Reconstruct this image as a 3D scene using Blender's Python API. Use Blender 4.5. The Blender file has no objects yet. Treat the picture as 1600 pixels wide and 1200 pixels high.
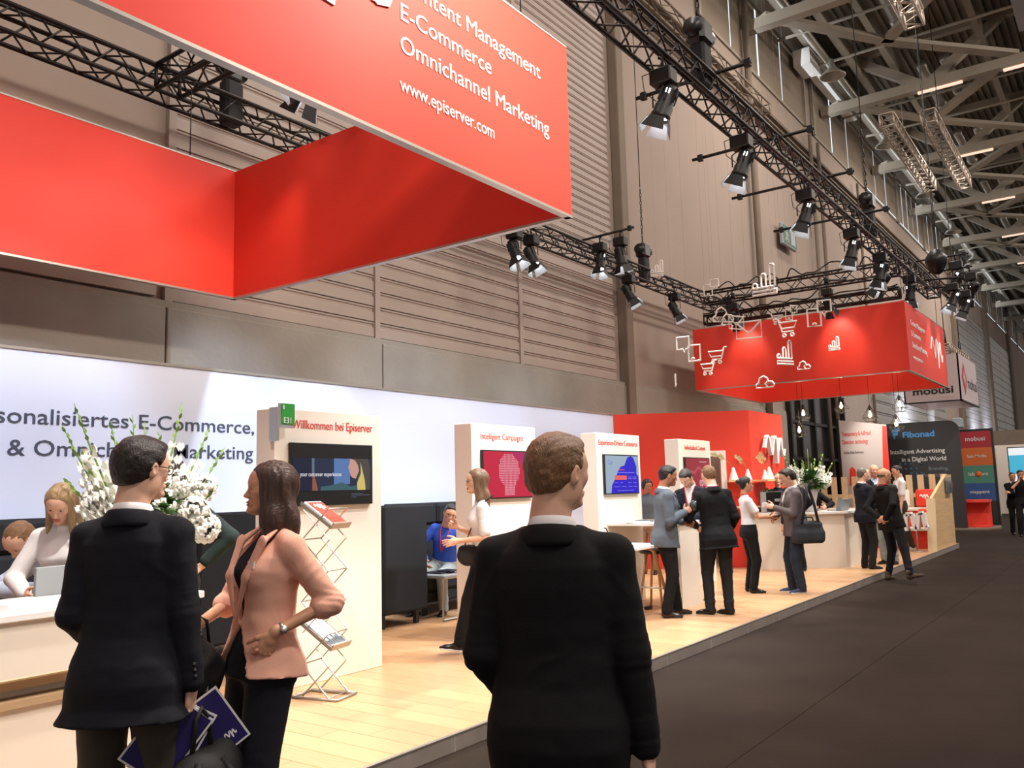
import bpy, bmesh, math, random
import numpy as np
from mathutils import Vector, Matrix
random.seed(5)
SC = bpy.context.scene
COL = SC.collection
R_ = math.radians
# ---------------------------------------------------------------- camera, world, lights, exposure
H = 1.62; S = .105
cam = bpy.data.cameras.new('camera'); camo = bpy.data.objects.new('camera', cam); COL.objects.link(camo); SC.camera = camo
cam.sensor_width = 36.; cam.lens = 36.*1337.36/1600.; cam.clip_end = 400
rt, up, fw = Vector((.59005958, -.80695064, -.02569764)), Vector((-.08457363, -.09343351, .99202696)), Vector((.8029178, .58318166, .12337808))
camo.matrix_world = Matrix(((rt.x, up.x, -fw.x, 0), (rt.y, up.y, -fw.y, 0), (rt.z, up.z, -fw.z, H), (0, 0, 0, 1)))
wd = bpy.data.worlds.new('world'); SC.world = wd; wd.use_nodes = True
wd.node_tree.nodes['Background'].inputs[0].default_value = (1., .885, .81, 1); wd.node_tree.nodes['Background'].inputs[1].default_value = .46
SC.view_settings.view_transform = 'Standard'; SC.view_settings.look = 'None'; SC.view_settings.exposure = 0.; SC.view_settings.gamma = 1.; SC.view_settings.use_curve_mapping = False
SC.cycles.max_bounces = 5; SC.cycles.diffuse_bounces = 3; SC.cycles.glossy_bounces = 2; SC.cycles.sample_clamp_indirect = 4.; SC.cycles.use_denoising = True
def area(name, loc, tgt, sx, sy, e, col=(1, 1, 1), spread=180):
    l = bpy.data.lights.new(name, 'AREA'); l.shape = 'RECTANGLE'; l.size = sx; l.size_y = sy; l.energy = e; l.color = col; l.spread = R_(spread)
    o = bpy.data.objects.new(name, l); COL.objects.link(o); o.location = loc; o.rotation_euler = (Vector(tgt)-Vector(loc)).to_track_quat('-Z', 'Y').to_euler(); return o
def spot(name, loc, tgt, e, ang=50, blend=.6, col=(1, 1, 1), r=.06):
    l = bpy.data.lights.new(name, 'SPOT'); l.energy = e; l.spot_size = R_(ang); l.spot_blend = blend; l.color = col; l.shadow_soft_size = r
    o = bpy.data.objects.new(name, l); COL.objects.link(o); o.location = loc; o.rotation_euler = (Vector(tgt)-Vector(loc)).to_track_quat('-Z', 'Y').to_euler(); return o
# daylight let in by the clerestory windows of the hall wall
for i in range(4): area('clerestory_daylight', (28+16*i, 8.6, 16.2), (28+16*i, 0, 15.0), 14, 2., 150, (.86, .93, 1.))
# the hall's own high lamps over the aisle and the booths
for i in range(5): area('hall_lamp_light', (2+14*i, -6, 15.5), (2+14*i, 3, 0), 8, 1.2, 1250, (1., .89, .80))
for i in range(4): area('hall_lamp_light_side', (8+16*i, 5, 15.5), (8+16*i, 6, 0), 6, 1.2, 620, (1., .89, .80))
# ---------------------------------------------------------------- helpers
def M(name, col, rough=.6, metal=0., spec=.5, bump=0., bscale=200., var=0., vscale=4., emit=None, estr=1., alpha=None, coat=0., stretch=None, trans=0., sheen=0.):
    m = bpy.data.materials.get(name)
    if m: return m
    m = bpy.data.materials.new(name); m.use_nodes = True
    nt = m.node_tree; b = nt.nodes['Principled BSDF']
    c = (*col, 1.)
    b.inputs['Base Color'].default_value = c
    b.inputs['Roughness'].default_value = rough
    b.inputs['Metallic'].default_value = metal
    b.inputs['Specular IOR Level'].default_value = spec
    if coat: b.inputs['Coat Weight'].default_value = coat
    if trans: b.inputs['Transmission Weight'].default_value = trans
    if sheen:
        b.inputs['Sheen Weight'].default_value = sheen
    if emit:
        b.inputs['Emission Color'].default_value = (*emit, 1.); b.inputs['Emission Strength'].default_value = estr
    if alpha is not None: b.inputs['Alpha'].default_value = alpha
    if var or bump:
        tc = nt.nodes.new('ShaderNodeTexCoord'); mp = nt.nodes.new('ShaderNodeMapping')
        nt.links.new(tc.outputs['Object'], mp.inputs['Vector'])
        if stretch: mp.inputs['Scale'].default_value = stretch
    if var:
        n = nt.nodes.new('ShaderNodeTexNoise'); n.inputs['Scale'].default_value = vscale; n.inputs['Detail'].default_value = 6.
        nt.links.new(mp.outputs['Vector'], n.inputs['Vector'])
        r = nt.nodes.new('ShaderNodeMapRange'); r.inputs['From Min'].default_value = .3; r.inputs['From Max'].default_value = .7
        r.inputs['To Min'].default_value = 1. - var; r.inputs['To Max'].default_value = 1. + var
        nt.links.new(n.outputs['Fac'], r.inputs['Value'])
        mx = nt.nodes.new('ShaderNodeVectorMath'); mx.operation = 'SCALE'; mx.inputs[0].default_value = col
        nt.links.new(r.outputs['Result'], mx.inputs['Scale'])
        nt.links.new(mx.outputs['Vector'], b.inputs['Base Color'])
    if bump:
        n2 = nt.nodes.new('ShaderNodeTexNoise'); n2.inputs['Scale'].default_value = bscale; n2.inputs['Detail'].default_value = 4.
        nt.links.new(mp.outputs['Vector'], n2.inputs['Vector'])
        bp = nt.nodes.new('ShaderNodeBump'); bp.inputs['Strength'].default_value = bump; bp.inputs['Distance'].default_value = .01
        nt.links.new(n2.outputs['Fac'], bp.inputs['Height']); nt.links.new(bp.outputs['Normal'], b.inputs['Normal'])
    return m

def lin(*c):
    return tuple((x/255/12.92 if x/255 <= .04045 else ((x/255+.055)/1.055)**2.4) for x in c)

def mesh_np(name, V, F, mat, parent=None, smooth=False, mats=None, midx=None, loc=None):
    me = bpy.data.meshes.new(name)
    V = np.asarray(V, np.float32); F = np.asarray(F, np.int32)
    n, k = F.shape
    me.vertices.add(len(V)); me.vertices.foreach_set('co', V.ravel())
    me.loops.add(n*k); me.loops.foreach_set('vertex_index', F.ravel())
    me.polygons.add(n); me.polygons.foreach_set('loop_start', np.arange(0, n*k, k, dtype=np.int32))
    for m in (mats or [mat]): me.materials.append(m)
    if midx is not None: me.polygons.foreach_set('material_index', np.asarray(midx, np.int32))
    me.polygons.foreach_set('use_smooth', np.full(n, smooth))
    me.update(calc_edges=True); me.validate()
    o = bpy.data.objects.new(name, me); COL.objects.link(o)
    if parent is not None: o.parent = parent
    if loc is not None: o.location = loc
    return o

class MB:
    """collects boxes, tubes, prisms and lathes into one mesh"""
    def __init__(s): s.v = []; s.f = []; s.mi = []; s.sm = []
    def add(s, vs, fs, mi=0, sm=False):
        b = len(s.v); s.v += [tuple(v) for v in vs]; s.f += [tuple(i+b for i in f) for f in fs]; s.mi += [mi]*len(fs); s.sm += [sm]*len(fs); return s
    def box(s, x0, x1, y0, y1, z0, z1, mi=0, R=None, c=None, bev=0.):
        if bev:
            b = min(bev, abs(x1-x0)*.45, abs(y1-y0)*.45, abs(z1-z0)*.45)
            vs = []
            for z, bb in ((z0, b), (z0+b, 0), (z1-b, 0), (z1, b)):
                i = bb if bb else 0.
                X0, X1, Y0, Y1 = x0+i, x1-i, y0+i, y1-i
                e = b if not bb else b*.4
                vs += [(X0+e, Y0, z), (X1-e, Y0, z), (X1, Y0+e, z), (X1, Y1-e, z), (X1-e, Y1, z), (X0+e, Y1, z), (X0, Y1-e, z), (X0, Y0+e, z)]
            fs = [tuple(range(7, -1, -1)), tuple(range(24, 32))]
            for k in range(3):
                for i in range(8): fs.append((k*8+i, k*8+(i+1) % 8, k*8+8+(i+1) % 8, k*8+8+i))
        else:
            vs = [(x0, y0, z0), (x1, y0, z0), (x1, y1, z0), (x0, y1, z0), (x0, y0, z1), (x1, y0, z1), (x1, y1, z1), (x0, y1, z1)]
            fs = [(0, 3, 2, 1), (4, 5, 6, 7), (0, 1, 5, 4), (1, 2, 6, 5), (2, 3, 7, 6), (3, 0, 4, 7)]
        if R is not None:
            cc = Vector(c or (0, 0, 0)); vs = [R @ (Vector(v)-cc) + cc for v in vs]
        return s.add(vs, fs, mi)
    def quad(s, a, b, c, d, mi=0): return s.add([a, b, c, d], [(0, 1, 2, 3)], mi)
    def tube(s, pts, r, n=8, mi=0, close=False, sm=True, rs=None, caps=True):
        pts = [Vector(p) for p in pts]; m = len(pts); vs = []; up = None
        for i, p in enumerate(pts):
            if close: t = pts[(i+1) % m]-pts[i-1]
            else: t = (pts[min(i+1, m-1)]-pts[max(i-1, 0)])
            if t.length < 1e-9: t = Vector((0, 0, 1))
            t.normalize()
            if up is None:
                up = Vector((0, 0, 1)) if abs(t.z) < .9 else Vector((1, 0, 0))
            u = t.cross(up)
            if u.length < 1e-5: u = t.cross(Vector((0, 1, .1)))
            u.normalize(); w = u.cross(t).normalized(); up = w
            rr = rs[i] if rs else r
            for k in range(n):
                a = 2*math.pi*k/n; vs.append(p+u*(rr*math.cos(a))+w*(rr*math.sin(a)))
        fs = []
        for i in range(m if close else m-1):
            j = (i+1) % m
            for k in range(n): fs.append((i*n+k, i*n+(k+1) % n, j*n+(k+1) % n, j*n+k))
        if not close and caps: fs += [tuple(range(n-1, -1, -1)), tuple((m-1)*n+k for k in range(n))]
        return s.add(vs, fs, mi, sm)
    def lathe(s, prof, c=(0, 0, 0), n=20, mi=0, axis=None, sm=True):
        """profile of (r, z); axis: a Matrix that turns z"""
        vs = []; fs = []; c = Vector(c)
        for r, z in prof:
            for k in range(n):
                a = 2*math.pi*k/n; v = Vector((r*math.cos(a), r*math.sin(a), z)); vs.append((axis @ v if axis is not None else v)+c)
        for i in range(len(prof)-1):
            for k in range(n): fs.append((i*n+k, i*n+(k+1) % n, (i+1)*n+(k+1) % n, (i+1)*n+k))
        fs += [tuple(range(n-1, -1, -1)), tuple((len(prof)-1)*n+k for k in range(n))]
        return s.add(vs, fs, mi, sm)
    def prism(s, poly, d0, d1, fr=None, mi=0):
        """poly of (u, v), extruded in w from d0 to d1; fr: function (u, v, w) -> point"""
        fr = fr or (lambda u, v, w: (u, v, w)); n = len(poly)
        vs = [fr(u, v, d0) for u, v in poly]+[fr(u, v, d1) for u, v in poly]
        fs = [tuple(range(n-1, -1, -1)), tuple(range(n, 2*n))]+[(i, (i+1) % n, n+(i+1) % n, n+i) for i in range(n)]
        return s.add(vs, fs, mi)
    def build(s, name, mat, parent=None, loc=None, rot=None):
        me = bpy.data.meshes.new(name); me.from_pydata([tuple(v) for v in s.v], [], s.f)
        for m in (mat if isinstance(mat, (list, tuple)) else [mat]): me.materials.append(m)
        me.polygons.foreach_set('material_index', s.mi); me.polygons.foreach_set('use_smooth', s.sm); me.update()
        bm = bmesh.new(); bm.from_mesh(me); bmesh.ops.recalc_face_normals(bm, faces=bm.faces[:]); bm.to_mesh(me); bm.free()
        o = bpy.data.objects.new(name, me); COL.objects.link(o)
        if parent is not None: o.parent = parent
        if loc is not None: o.location = loc
        if rot is not None: o.rotation_euler = rot
        return o

def tag(o, label=None, cat=None, group=None, kind=None):
    if label: o['label'] = label
    if cat: o['category'] = cat
    if group: o['group'] = group
    if kind: o['kind'] = kind
    return o

def empty(name, loc=(0, 0, 0), rz=0., label=None, cat=None, group=None, kind=None):
    o = bpy.data.objects.new(name, None); COL.objects.link(o); o.location = loc; o.rotation_euler = (0, 0, rz)
    o.empty_display_size = .1
    return tag(o, label, cat, group, kind)

def copy_tree(o, parent=None):
    c = o.copy(); COL.objects.link(c)
    if parent is not None: c.parent = parent
    for ch in list(o.children): copy_tree(ch, c)
    return c

def text(name, body, size, frame, mat, parent, sx=.86, ext=.002, align='LEFT', bold=0., spacing=1., w=None):
    """flat lettering as thin solid letters; frame = (origin, direction of reading, up)"""
    cu = bpy.data.curves.new(name, 'FONT'); cu.body = body; cu.size = size; cu.extrude = ext; cu.align_x = align; cu.offset = bold
    cu.space_character = spacing; cu.resolution_u = 3; cu.space_line = 1.
    o = bpy.data.objects.new(name, cu); COL.objects.link(o)
    dg = bpy.context.evaluated_depsgraph_get(); me = bpy.data.meshes.new_from_object(o.evaluated_get(dg))
    bpy.data.objects.remove(o); bpy.data.curves.remove(cu)
    xs = [p.co.x for p in me.vertices]
    if w: sx = w/(max(xs)-min(xs)+.02*size)
    org, u, v = [Vector(a) for a in frame]; u.normalize(); v.normalize(); w = u.cross(v)
    A = Matrix(((u.x, v.x, w.x, org.x), (u.y, v.y, w.y, org.y), (u.z, v.z, w.z, org.z), (0, 0, 0, 1))) @ Matrix.Diagonal((sx, 1, 1, 1))
    me.transform(A); me.materials.clear(); me.materials.append(mat)
    t = bpy.data.objects.new(name, me); COL.objects.link(t); t.parent = parent
    return t

# ---------------------------------------------------------------- implicit surfaces -> meshes
def rotm(yaw=0, pitch=0, roll=0):
    """yaw left, pitch: positive nods down/forward, roll: positive tilts to the right"""
    cy, sy = math.cos(yaw), math.sin(yaw); cp, sp = math.cos(pitch), math.sin(pitch); cr, sr = math.cos(roll), math.sin(roll)
    Rz = np.array([[cy, -sy, 0], [sy, cy, 0], [0, 0, 1]]); Ry = np.array([[cp, 0, sp], [0, 1, 0], [-sp, 0, cp]]); Rx = np.array([[1, 0, 0], [0, cr, -sr], [0, sr, cr]])
    return Rz @ Ry @ Rx

class Fr:
    """a frame: p_world = R p + t"""
    def __init__(s, R=None, t=(0, 0, 0)): s.R = np.eye(3) if R is None else np.asarray(R, float); s.t = np.asarray(t, float)
    def pt(s, p): return s.R @ np.asarray(p, float)+s.t
    def vec(s, p): return s.R @ np.asarray(p, float)

def p_rc(a, b, ra, rb, flat=None, fs=1.):
    a = np.asarray(a, float); b = np.asarray(b, float); r = max(ra, rb)
    lo = np.minimum(a, b)-r; hi = np.maximum(a, b)+r; ba = b-a; L = max(ba @ ba, 1e-9)
    fl = None if flat is None else np.asarray(flat, float)/np.linalg.norm(flat)
    def f(X, Y, Z):
        x, y, z = X-a[0], Y-a[1], Z-a[2]
        h = np.clip((x*ba[0]+y*ba[1]+z*ba[2])/L, 0, 1)
        x = x-h*ba[0]; y = y-h*ba[1]; z = z-h*ba[2]; rr = ra+(rb-ra)*h
        if fl is None: return np.sqrt(x*x+y*y+z*z)-rr
        q = (x*fl[0]+y*fl[1]+z*fl[2])
        return (np.sqrt(np.maximum(x*x+y*y+z*z-q*q, 0)+(q/fs)**2)-rr)*min(1., fs*1.5)
    return f, lo, hi

def p_el(c, r, R=None):
    c = np.asarray(c, float); r = np.asarray(r, float); m = r.max()
    Ri = np.eye(3) if R is None else np.asarray(R, float).T
    def f(X, Y, Z):
        x, y, z = X-c[0], Y-c[1], Z-c[2]
        if R is not None: x, y, z = [Ri[i, 0]*x+Ri[i, 1]*y+Ri[i, 2]*z for i in range(3)]
        k0 = np.sqrt((x/r[0])**2+(y/r[1])**2+(z/r[2])**2); k1 = np.sqrt((x/r[0]**2)**2+(y/r[1]**2)**2+(z/r[2]**2)**2)+1e-9
        return k0*(k0-1)/k1
    return f, c-m, c+m

def p_box(c, h, R=None, r=0.):
    c = np.asarray(c, float); h = np.asarray(h, float)-r; m = np.linalg.norm(h)+r
    Ri = np.eye(3) if R is None else np.asarray(R, float).T
    def f(X, Y, Z):
        x, y, z = X-c[0], Y-c[1], Z-c[2]
        x, y, z = [Ri[i, 0]*x+Ri[i, 1]*y+Ri[i, 2]*z for i in range(3)]
        x, y, z = abs(x)-h[0], abs(y)-h[1], abs(z)-h[2]
        return np.sqrt(np.maximum(x, 0)**2+np.maximum(y, 0)**2+np.maximum(z, 0)**2)+np.minimum(np.maximum(x, np.maximum(y, z)), 0)-r
    return f, c-m, c+m

def p_loft(fr, rows, off=0., z0=None, z1=None, ex=2.3):
    """rows of (z, half width y, half depth x, centre x) in frame fr"""
    T = np.array(rows, float); z0 = T[0, 0] if z0 is None else z0; z1 = T[-1, 0] if z1 is None else z1
    m = max(T[:, 1].max(), T[:, 2].max())+abs(off)+.05
    cs = np.array([fr.pt((x, y, z)) for x in (-m, m) for y in (-m, m) for z in (z0-.02, z1+.02)])
    def f(X, Y, Z):
        x, y, z = X-fr.t[0], Y-fr.t[1], Z-fr.t[2]; R = fr.R
        lx = R[0, 0]*x+R[1, 0]*y+R[2, 0]*z; ly = R[0, 1]*x+R[1, 1]*y+R[2, 1]*z; lz = R[0, 2]*x+R[1, 2]*y+R[2, 2]*z
        a = np.interp(lz, T[:, 0], T[:, 1])+off; b = np.interp(lz, T[:, 0], T[:, 2])+off; c = np.interp(lz, T[:, 0], T[:, 3])
        q = (np.abs(ly/a)**ex+np.abs((lx-c)/b)**ex)**(1/ex)
        return np.maximum(np.maximum((q-1)*np.minimum(a, b), z0-lz), lz-z1)
    return f, cs.min(0), cs.max(0)

class Field:
    def __init__(s, v): s.v = v; s.ops = []
    def u(s, p, k=.0): s.ops.append(('u', p, k)); return s
    def sub(s, p, k=.0): s.ops.append(('s', p, k)); return s
    def cut(s, fn, k=.0): s.ops.append(('i', (fn, None, None), k)); return s      # keeps fn < 0
    def mesh(s):
        v = s.v; us = [o for o in s.ops if o[0] == 'u']
        lo = np.min([o[1][1] for o in us], 0)-3*v; hi = np.max([o[1][2] for o in us], 0)+3*v
        n = np.ceil((hi-lo)/v).astype(int)+1; D = np.full(n, .08, np.float32)
        ax = [lo[i]+v*np.arange(n[i]) for i in range(3)]
        for mode, (f, a, b), k in s.ops:
            if a is None: sl = [slice(0, m) for m in n]
            else:
                pad = k+3*v; i0 = np.clip(np.floor((a-pad-lo)/v).astype(int), 0, n); i1 = np.clip(np.ceil((b+pad-lo)/v).astype(int)+1, 0, n)
                sl = [slice(i0[j], i1[j]) for j in range(3)]
            if min(q.stop-q.start for q in sl) < 1: continue
            sl = tuple(sl)
            d = f(ax[0][sl[0]][:, None, None], ax[1][sl[1]][None, :, None], ax[2][sl[2]][None, None, :]); e = D[sl]
            if mode == 's': d = -d
            if mode == 'u':
                if k > 0: h = np.clip(.5+.5*(e-d)/k, 0, 1); D[sl] = e*(1-h)+d*h-k*h*(1-h)
                else: D[sl] = np.minimum(e, d)
            else:
                if k > 0: h = np.clip(.5-.5*(e-d)/k, 0, 1); D[sl] = e*(1-h)+d*h+k*h*(1-h)
                else: D[sl] = np.maximum(e, d)
        D[0] = D[-1] = .01; D[:, 0] = D[:, -1] = .01; D[:, :, 0] = D[:, :, -1] = .01
        return nets(D, lo, v)

CORN = np.array([(i, j, k) for i in (0, 1) for j in (0, 1) for k in (0, 1)])
EDG = [(a, b) for a in range(8) for b in range(a+1, 8) if abs(CORN[a]-CORN[b]).sum() == 1]
def nets(D, lo, v):
    S = D < 0; nx, ny, nz = D.shape; cnt = np.zeros((nx-1, ny-1, nz-1), np.int8)
    for i, j, k in CORN: cnt += S[i:nx-1+i, j:ny-1+j, k:nz-1+k]
    I = np.argwhere((cnt > 0) & (cnt < 8)); idx = np.full(cnt.shape, -1, np.int32); idx[I[:, 0], I[:, 1], I[:, 2]] = np.arange(len(I))
    W = np.stack([D[I[:, 0]+c[0], I[:, 1]+c[1], I[:, 2]+c[2]] for c in CORN], 1)
    P = np.zeros((len(I), 3)); C = np.zeros(len(I))
    for a, b in EDG:
        wa, wb = W[:, a], W[:, b]; m = (wa < 0) != (wb < 0); t = np.where(m, wa/np.where(m, wa-wb, 1), 0)
        P += np.where(m[:, None], CORN[a]+t[:, None]*(CORN[b]-CORN[a]), 0); C += m
    V = (I+P/C[:, None])*v+lo; F = []
    for ax in range(3):
        A = [slice(None)]*3; B = [slice(None)]*3; A[ax] = slice(0, -1); B[ax] = slice(1, None)
        sa, sb = S[tuple(A)], S[tuple(B)]; E = np.argwhere(sa != sb)
        E = E[(E > 0).all(1) | True]
        o1, o2 = [q for q in range(3) if q != ax]
        ok = (E[:, o1] > 0) & (E[:, o2] > 0) & (E[:, o1] < D.shape[o1]-1) & (E[:, o2] < D.shape[o2]-1); E = E[ok]
        q = []
        for d1, d2 in ((-1, -1), (0, -1), (0, 0), (-1, 0)):
            e = E.copy(); e[:, o1] += d1; e[:, o2] += d2; q.append(idx[e[:, 0], e[:, 1], e[:, 2]])
        q = np.stack(q, 1); flip = sb[E[:, 0], E[:, 1], E[:, 2]]
        if ax == 1: flip = ~flip
        q[flip] = q[flip][:, ::-1]; F.append(q)
    F = np.concatenate(F); return V, F[(F >= 0).all(1)]

_rs = np.random.RandomState(7); _G = _rs.rand(32, 32, 32).astype(np.float32)
def vnoise(P):
    P = np.asarray(P); i = np.floor(P).astype(int); f = P-i; f = f*f*(3-2*f); r = 0
    for a in (0, 1):
        for b in (0, 1):
            for c in (0, 1):
                w = (f[:, 0] if a else 1-f[:, 0])*(f[:, 1] if b else 1-f[:, 1])*(f[:, 2] if c else 1-f[:, 2])
                r = r+w*_G[(i[:, 0]+a) % 32, (i[:, 1]+b) % 32, (i[:, 2]+c) % 32]
    return r*2-1

def vnormals(V, F):
    a = V[F[:, 2]]-V[F[:, 0]]; b = V[F[:, 3]]-V[F[:, 1]]; n = np.cross(a, b); N = np.zeros_like(V)
    for k in range(4): np.add.at(N, F[:, k], n)
    return N/(np.linalg.norm(N, axis=1)[:, None]+1e-12)

def smooth(V, F, it=1):
    for _ in range(it):
        S = np.zeros_like(V); C = np.zeros(len(V))
        for k in range(4):
            np.add.at(S, F[:, k], V[F[:, (k+1) % 4]]+V[F[:, (k+3) % 4]]); np.add.at(C, F[:, k], 2)
        V = V*.4+.6*S/np.maximum(C, 1)[:, None]
    return V
MATS = {}
def mk(k, *a, **kw): MATS[k] = M(k, *a, **kw)
mk('skin_light', lin(226, 178, 152), .5, bump=.06, bscale=120, var=.07, vscale=18)
mk('skin_tan', lin(208, 154, 122), .5, bump=.06, bscale=120, var=.07, vscale=18)
mk('skin_brown', lin(166, 112, 84), .5, bump=.06, bscale=120, var=.07, vscale=18)
mk('lips_f', lin(178, 88, 80), .4); mk('lips_m', lin(164, 98, 84), .5)
mk('eye_white', lin(215, 208, 200), .25); mk('eye_iris', lin(40, 28, 20), .15)
mk('rubber', lin(18, 18, 18), .6); mk('paper', lin(235, 235, 235), .6)
def hairm(k, c): mk(k, c, .42, bump=.5, bscale=60, var=.35, vscale=30, stretch=(1, 6, .35) if 'long' in k else (1, 5, 2.))
hairm('hair_dark', lin(34, 26, 23)); hairm('hair_black', lin(20, 17, 17)); hairm('hair_brown_short', lin(126, 92, 62)); hairm('hair_long_brown', lin(66, 44, 34))
hairm('hair_long_blond', lin(150, 124, 88)); hairm('hair_long_light_brown', lin(112, 88, 66)); hairm('hair_grey', lin(100, 92, 84))
def cloth(k, c, r=.85, b=.25, bs=350, v=.05, sheen=0.): mk(k, c, r, spec=.25, bump=b, bscale=bs, var=v, vscale=7, sheen=sheen)
cloth('cloth_black', lin(20, 20, 22)); cloth('cloth_navy', lin(26, 30, 42)); cloth('cloth_dark_navy', lin(24, 25, 33)); cloth('cloth_charcoal', lin(38, 38, 40))
cloth('cloth_white', lin(232, 230, 232)); cloth('cloth_pink', lin(236, 178, 156)); cloth('cloth_greyblue', lin(88, 95, 104)); cloth('cloth_grey', lin(104, 95, 98))
cloth('cloth_blue', lin(52, 84, 176)); cloth('cloth_lightblue', lin(190, 205, 228)); cloth('cloth_green', lin(40, 54, 54)); cloth('cloth_beige', lin(150, 118, 88))
cloth('cloth_jeans', lin(44, 52, 66)); cloth('cloth_lightgrey', lin(160, 168, 166)); cloth('cloth_olive', lin(64, 62, 52)); cloth('cloth_taupe', lin(70, 64, 58)); cloth('cloth_greenjacket', lin(50, 56, 52))
mk('leather_black', lin(16, 15, 15), .3); mk('leather_brown', lin(52, 32, 26), .25); mk('shoe_blue', lin(46, 56, 92), .6); mk('shoe_white', lin(228, 228, 228), .6); mk('suede_brown', lin(84, 66, 52), .9)
mk('frame_black', lin(14, 14, 16), .3); mk('red_ribbon', lin(200, 40, 44), .6)
# ---------------------------------------------------------------- people
def ik(S, W, l1, l2, pole):
    S, W = np.asarray(S, float), np.asarray(W, float); d = W-S; L = np.linalg.norm(d); mx = (l1+l2)*.999
    if L > mx: W = S+d*mx/L; L = mx; d = W-S
    u = d/L; p = np.asarray(pole, float); p = p-u*(p @ u); p /= np.linalg.norm(p)+1e-9
    a = (l1*l1-l2*l2+L*L)/(2*L); h = math.sqrt(max(l1*l1-a*a, 0)); return S+u*a+p*h, W

MALE = [(.78, .150, .105, 0), (.86, .166, .120, -.012), (.93, .168, .120, -.014), (1.02, .158, .108, 0), (1.12, .150, .104, .004), (1.22, .158, .110, .006),
        (1.30, .166, .116, .004), (1.36, .158, .106, -.006), (1.40, .135, .090, -.012), (1.44, .095, .072, -.018), (1.50, .056, .055, -.016)]
FEM = [(.78, .150, .110, 0), (.86, .170, .122, -.012), (.93, .168, .118, -.012), (1.02, .142, .098, 0), (1.12, .126, .088, .004), (1.20, .133, .096, .01),
       (1.28, .146, .112, .016), (1.34, .140, .098, .004), (1.385, .116, .080, -.010), (1.43, .076, .060, -.018), (1.49, .048, .048, -.016)]

def hand_ops(F, fr, side, curl=.5, spread=.04, thumb=.4, s=1.):
    """fr: x = along the fingers, z = back of the hand, y = thumb side is -side... fingers curl towards -z"""
    t = side     # thumb lies at +y*t
    F.u(p_rc(fr.pt((-.03*s, 0, 0)), fr.pt((.02*s, 0, 0)), .024*s, .026*s, fr.vec((0, 0, 1)), .72), .012*s)
    F.u(p_el(fr.pt((.048*s, -.001*t*s, -.001*s)), np.array((.048, .040, .0145))*s, fr.R), .014*s)
    for i, (yy, L) in enumerate(((.030, .072), (.0105, .080), (-.010, .074), (-.029, .058))):
        p = fr.pt((.082*s-(.008*s if i == 3 else 0), yy*t*s, .002*s)); ang = curl*(.75+.12*i); a = 0.; y = (1.5-i)*spread*t
        for j, (q, rr) in enumerate(((.45, .0092), (.30, .0085), (.25, .0076))):
            a += ang*(.8, 1.05, .7)[j]; d = fr.vec((math.cos(a)*math.cos(y), math.sin(y), -math.sin(a))); e = p+d*L*q*s
            F.u(p_rc(p, e, rr*s, (rr-.0008)*s), .0035*s); p = e
    p = fr.pt((.008*s, .024*t*s, -.004*s)); 
    for j, (L, rr) in enumerate(((.042, .0135), (.032, .0108), (.026, .0092))):
        a = .75-.18*j-.15*thumb*j; b = thumb*(.35+.35*j)
        d = fr.vec((math.cos(a)*math.cos(b), math.sin(a)*t*math.cos(b), -math.sin(b))); e = p+d*L*s
        F.u(p_rc(p, e, rr*s, (rr-.0012)*s), (.012 if j == 0 else .005)*s); p = e

def head_ops(F, H, fem=False, s=1., jaw=1., nose=1., beard=0.):
    P = lambda *a: H.pt(np.array(a)*s); V = lambda *a: H.vec(a); E = lambda c, r, k, R=None: F.u(p_el(P(*c), np.array(r)*s, H.R if R is None else H.R @ R), k*s)
    E((-.014, 0, .028), (.097, .076, .090), 0)
    E((.020, 0, -.030), (.064, .058*jaw, .078), .035)
    E((.030, 0, .040), (.062, .062, .055), .03)
    E((.058, 0, -.088), (.024, .026*jaw, .022), .03)                       # chin
    for t in (-1, 1):
        E((.0, .050*t*jaw, -.055), (.030, .014, .030), .03)                # jaw corner
        E((.055, .040*t, -.012), (.022, .018, .018), .025)                 # cheek bone
    E((.076, 0, .026), (.012, .044, .010 if not fem else .007), .018)      # brow
    for t in (-1, 1): F.sub(p_el(P(.092, .032*t, .004), np.array((.017, .018, .013))*s, H.R), .012*s)
    for t in (-1, 1): E((.0705, .031*t, .004), (.0135, .0165, .0115), .004)  # lids
    w = .9 if fem else 1.
    F.u(p_rc(P(.080, 0, .010), P(.104*nose, 0, -.028), .0065*s, .0105*w*s), .012*s)
    for t in (-1, 1): E((.092, .011*t*w, -.033), (.011, .008, .008), .007)
    E((.084, 0, -.062), (.012, .026, .016), .012)                          # mouth mound
    E((.094, 0, -.0565), (.0075, .021, .0042), .004); E((.092, 0, -.0675), (.0075, .018, .0050), .004)
    F.sub(p_box(P(.102, 0, -.0618), np.array((.010, .022, .0010))*s, H.R), .003*s)
    E((.083, 0, -.092), (.016, .018, .012), .015)
    for t in (-1, 1):
        R = rotm(.25*t, .15, 0)
        F.u(p_el(P(-.008, .079*t, -.002), np.array((.018, .0085, .031))*s, H.R @ R), .004*s)
        F.sub(p_el(P(-.002, .089*t, .002), np.array((.009, .006, .019))*s, H.R @ R), .003*s)
    nr = .050 if fem else .060
    F.u(p_rc(P(-.022, 0, -.045), P(-.040, 0, -.150), nr*s, (nr+.004)*s), .028*s)
    if beard: pass

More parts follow.
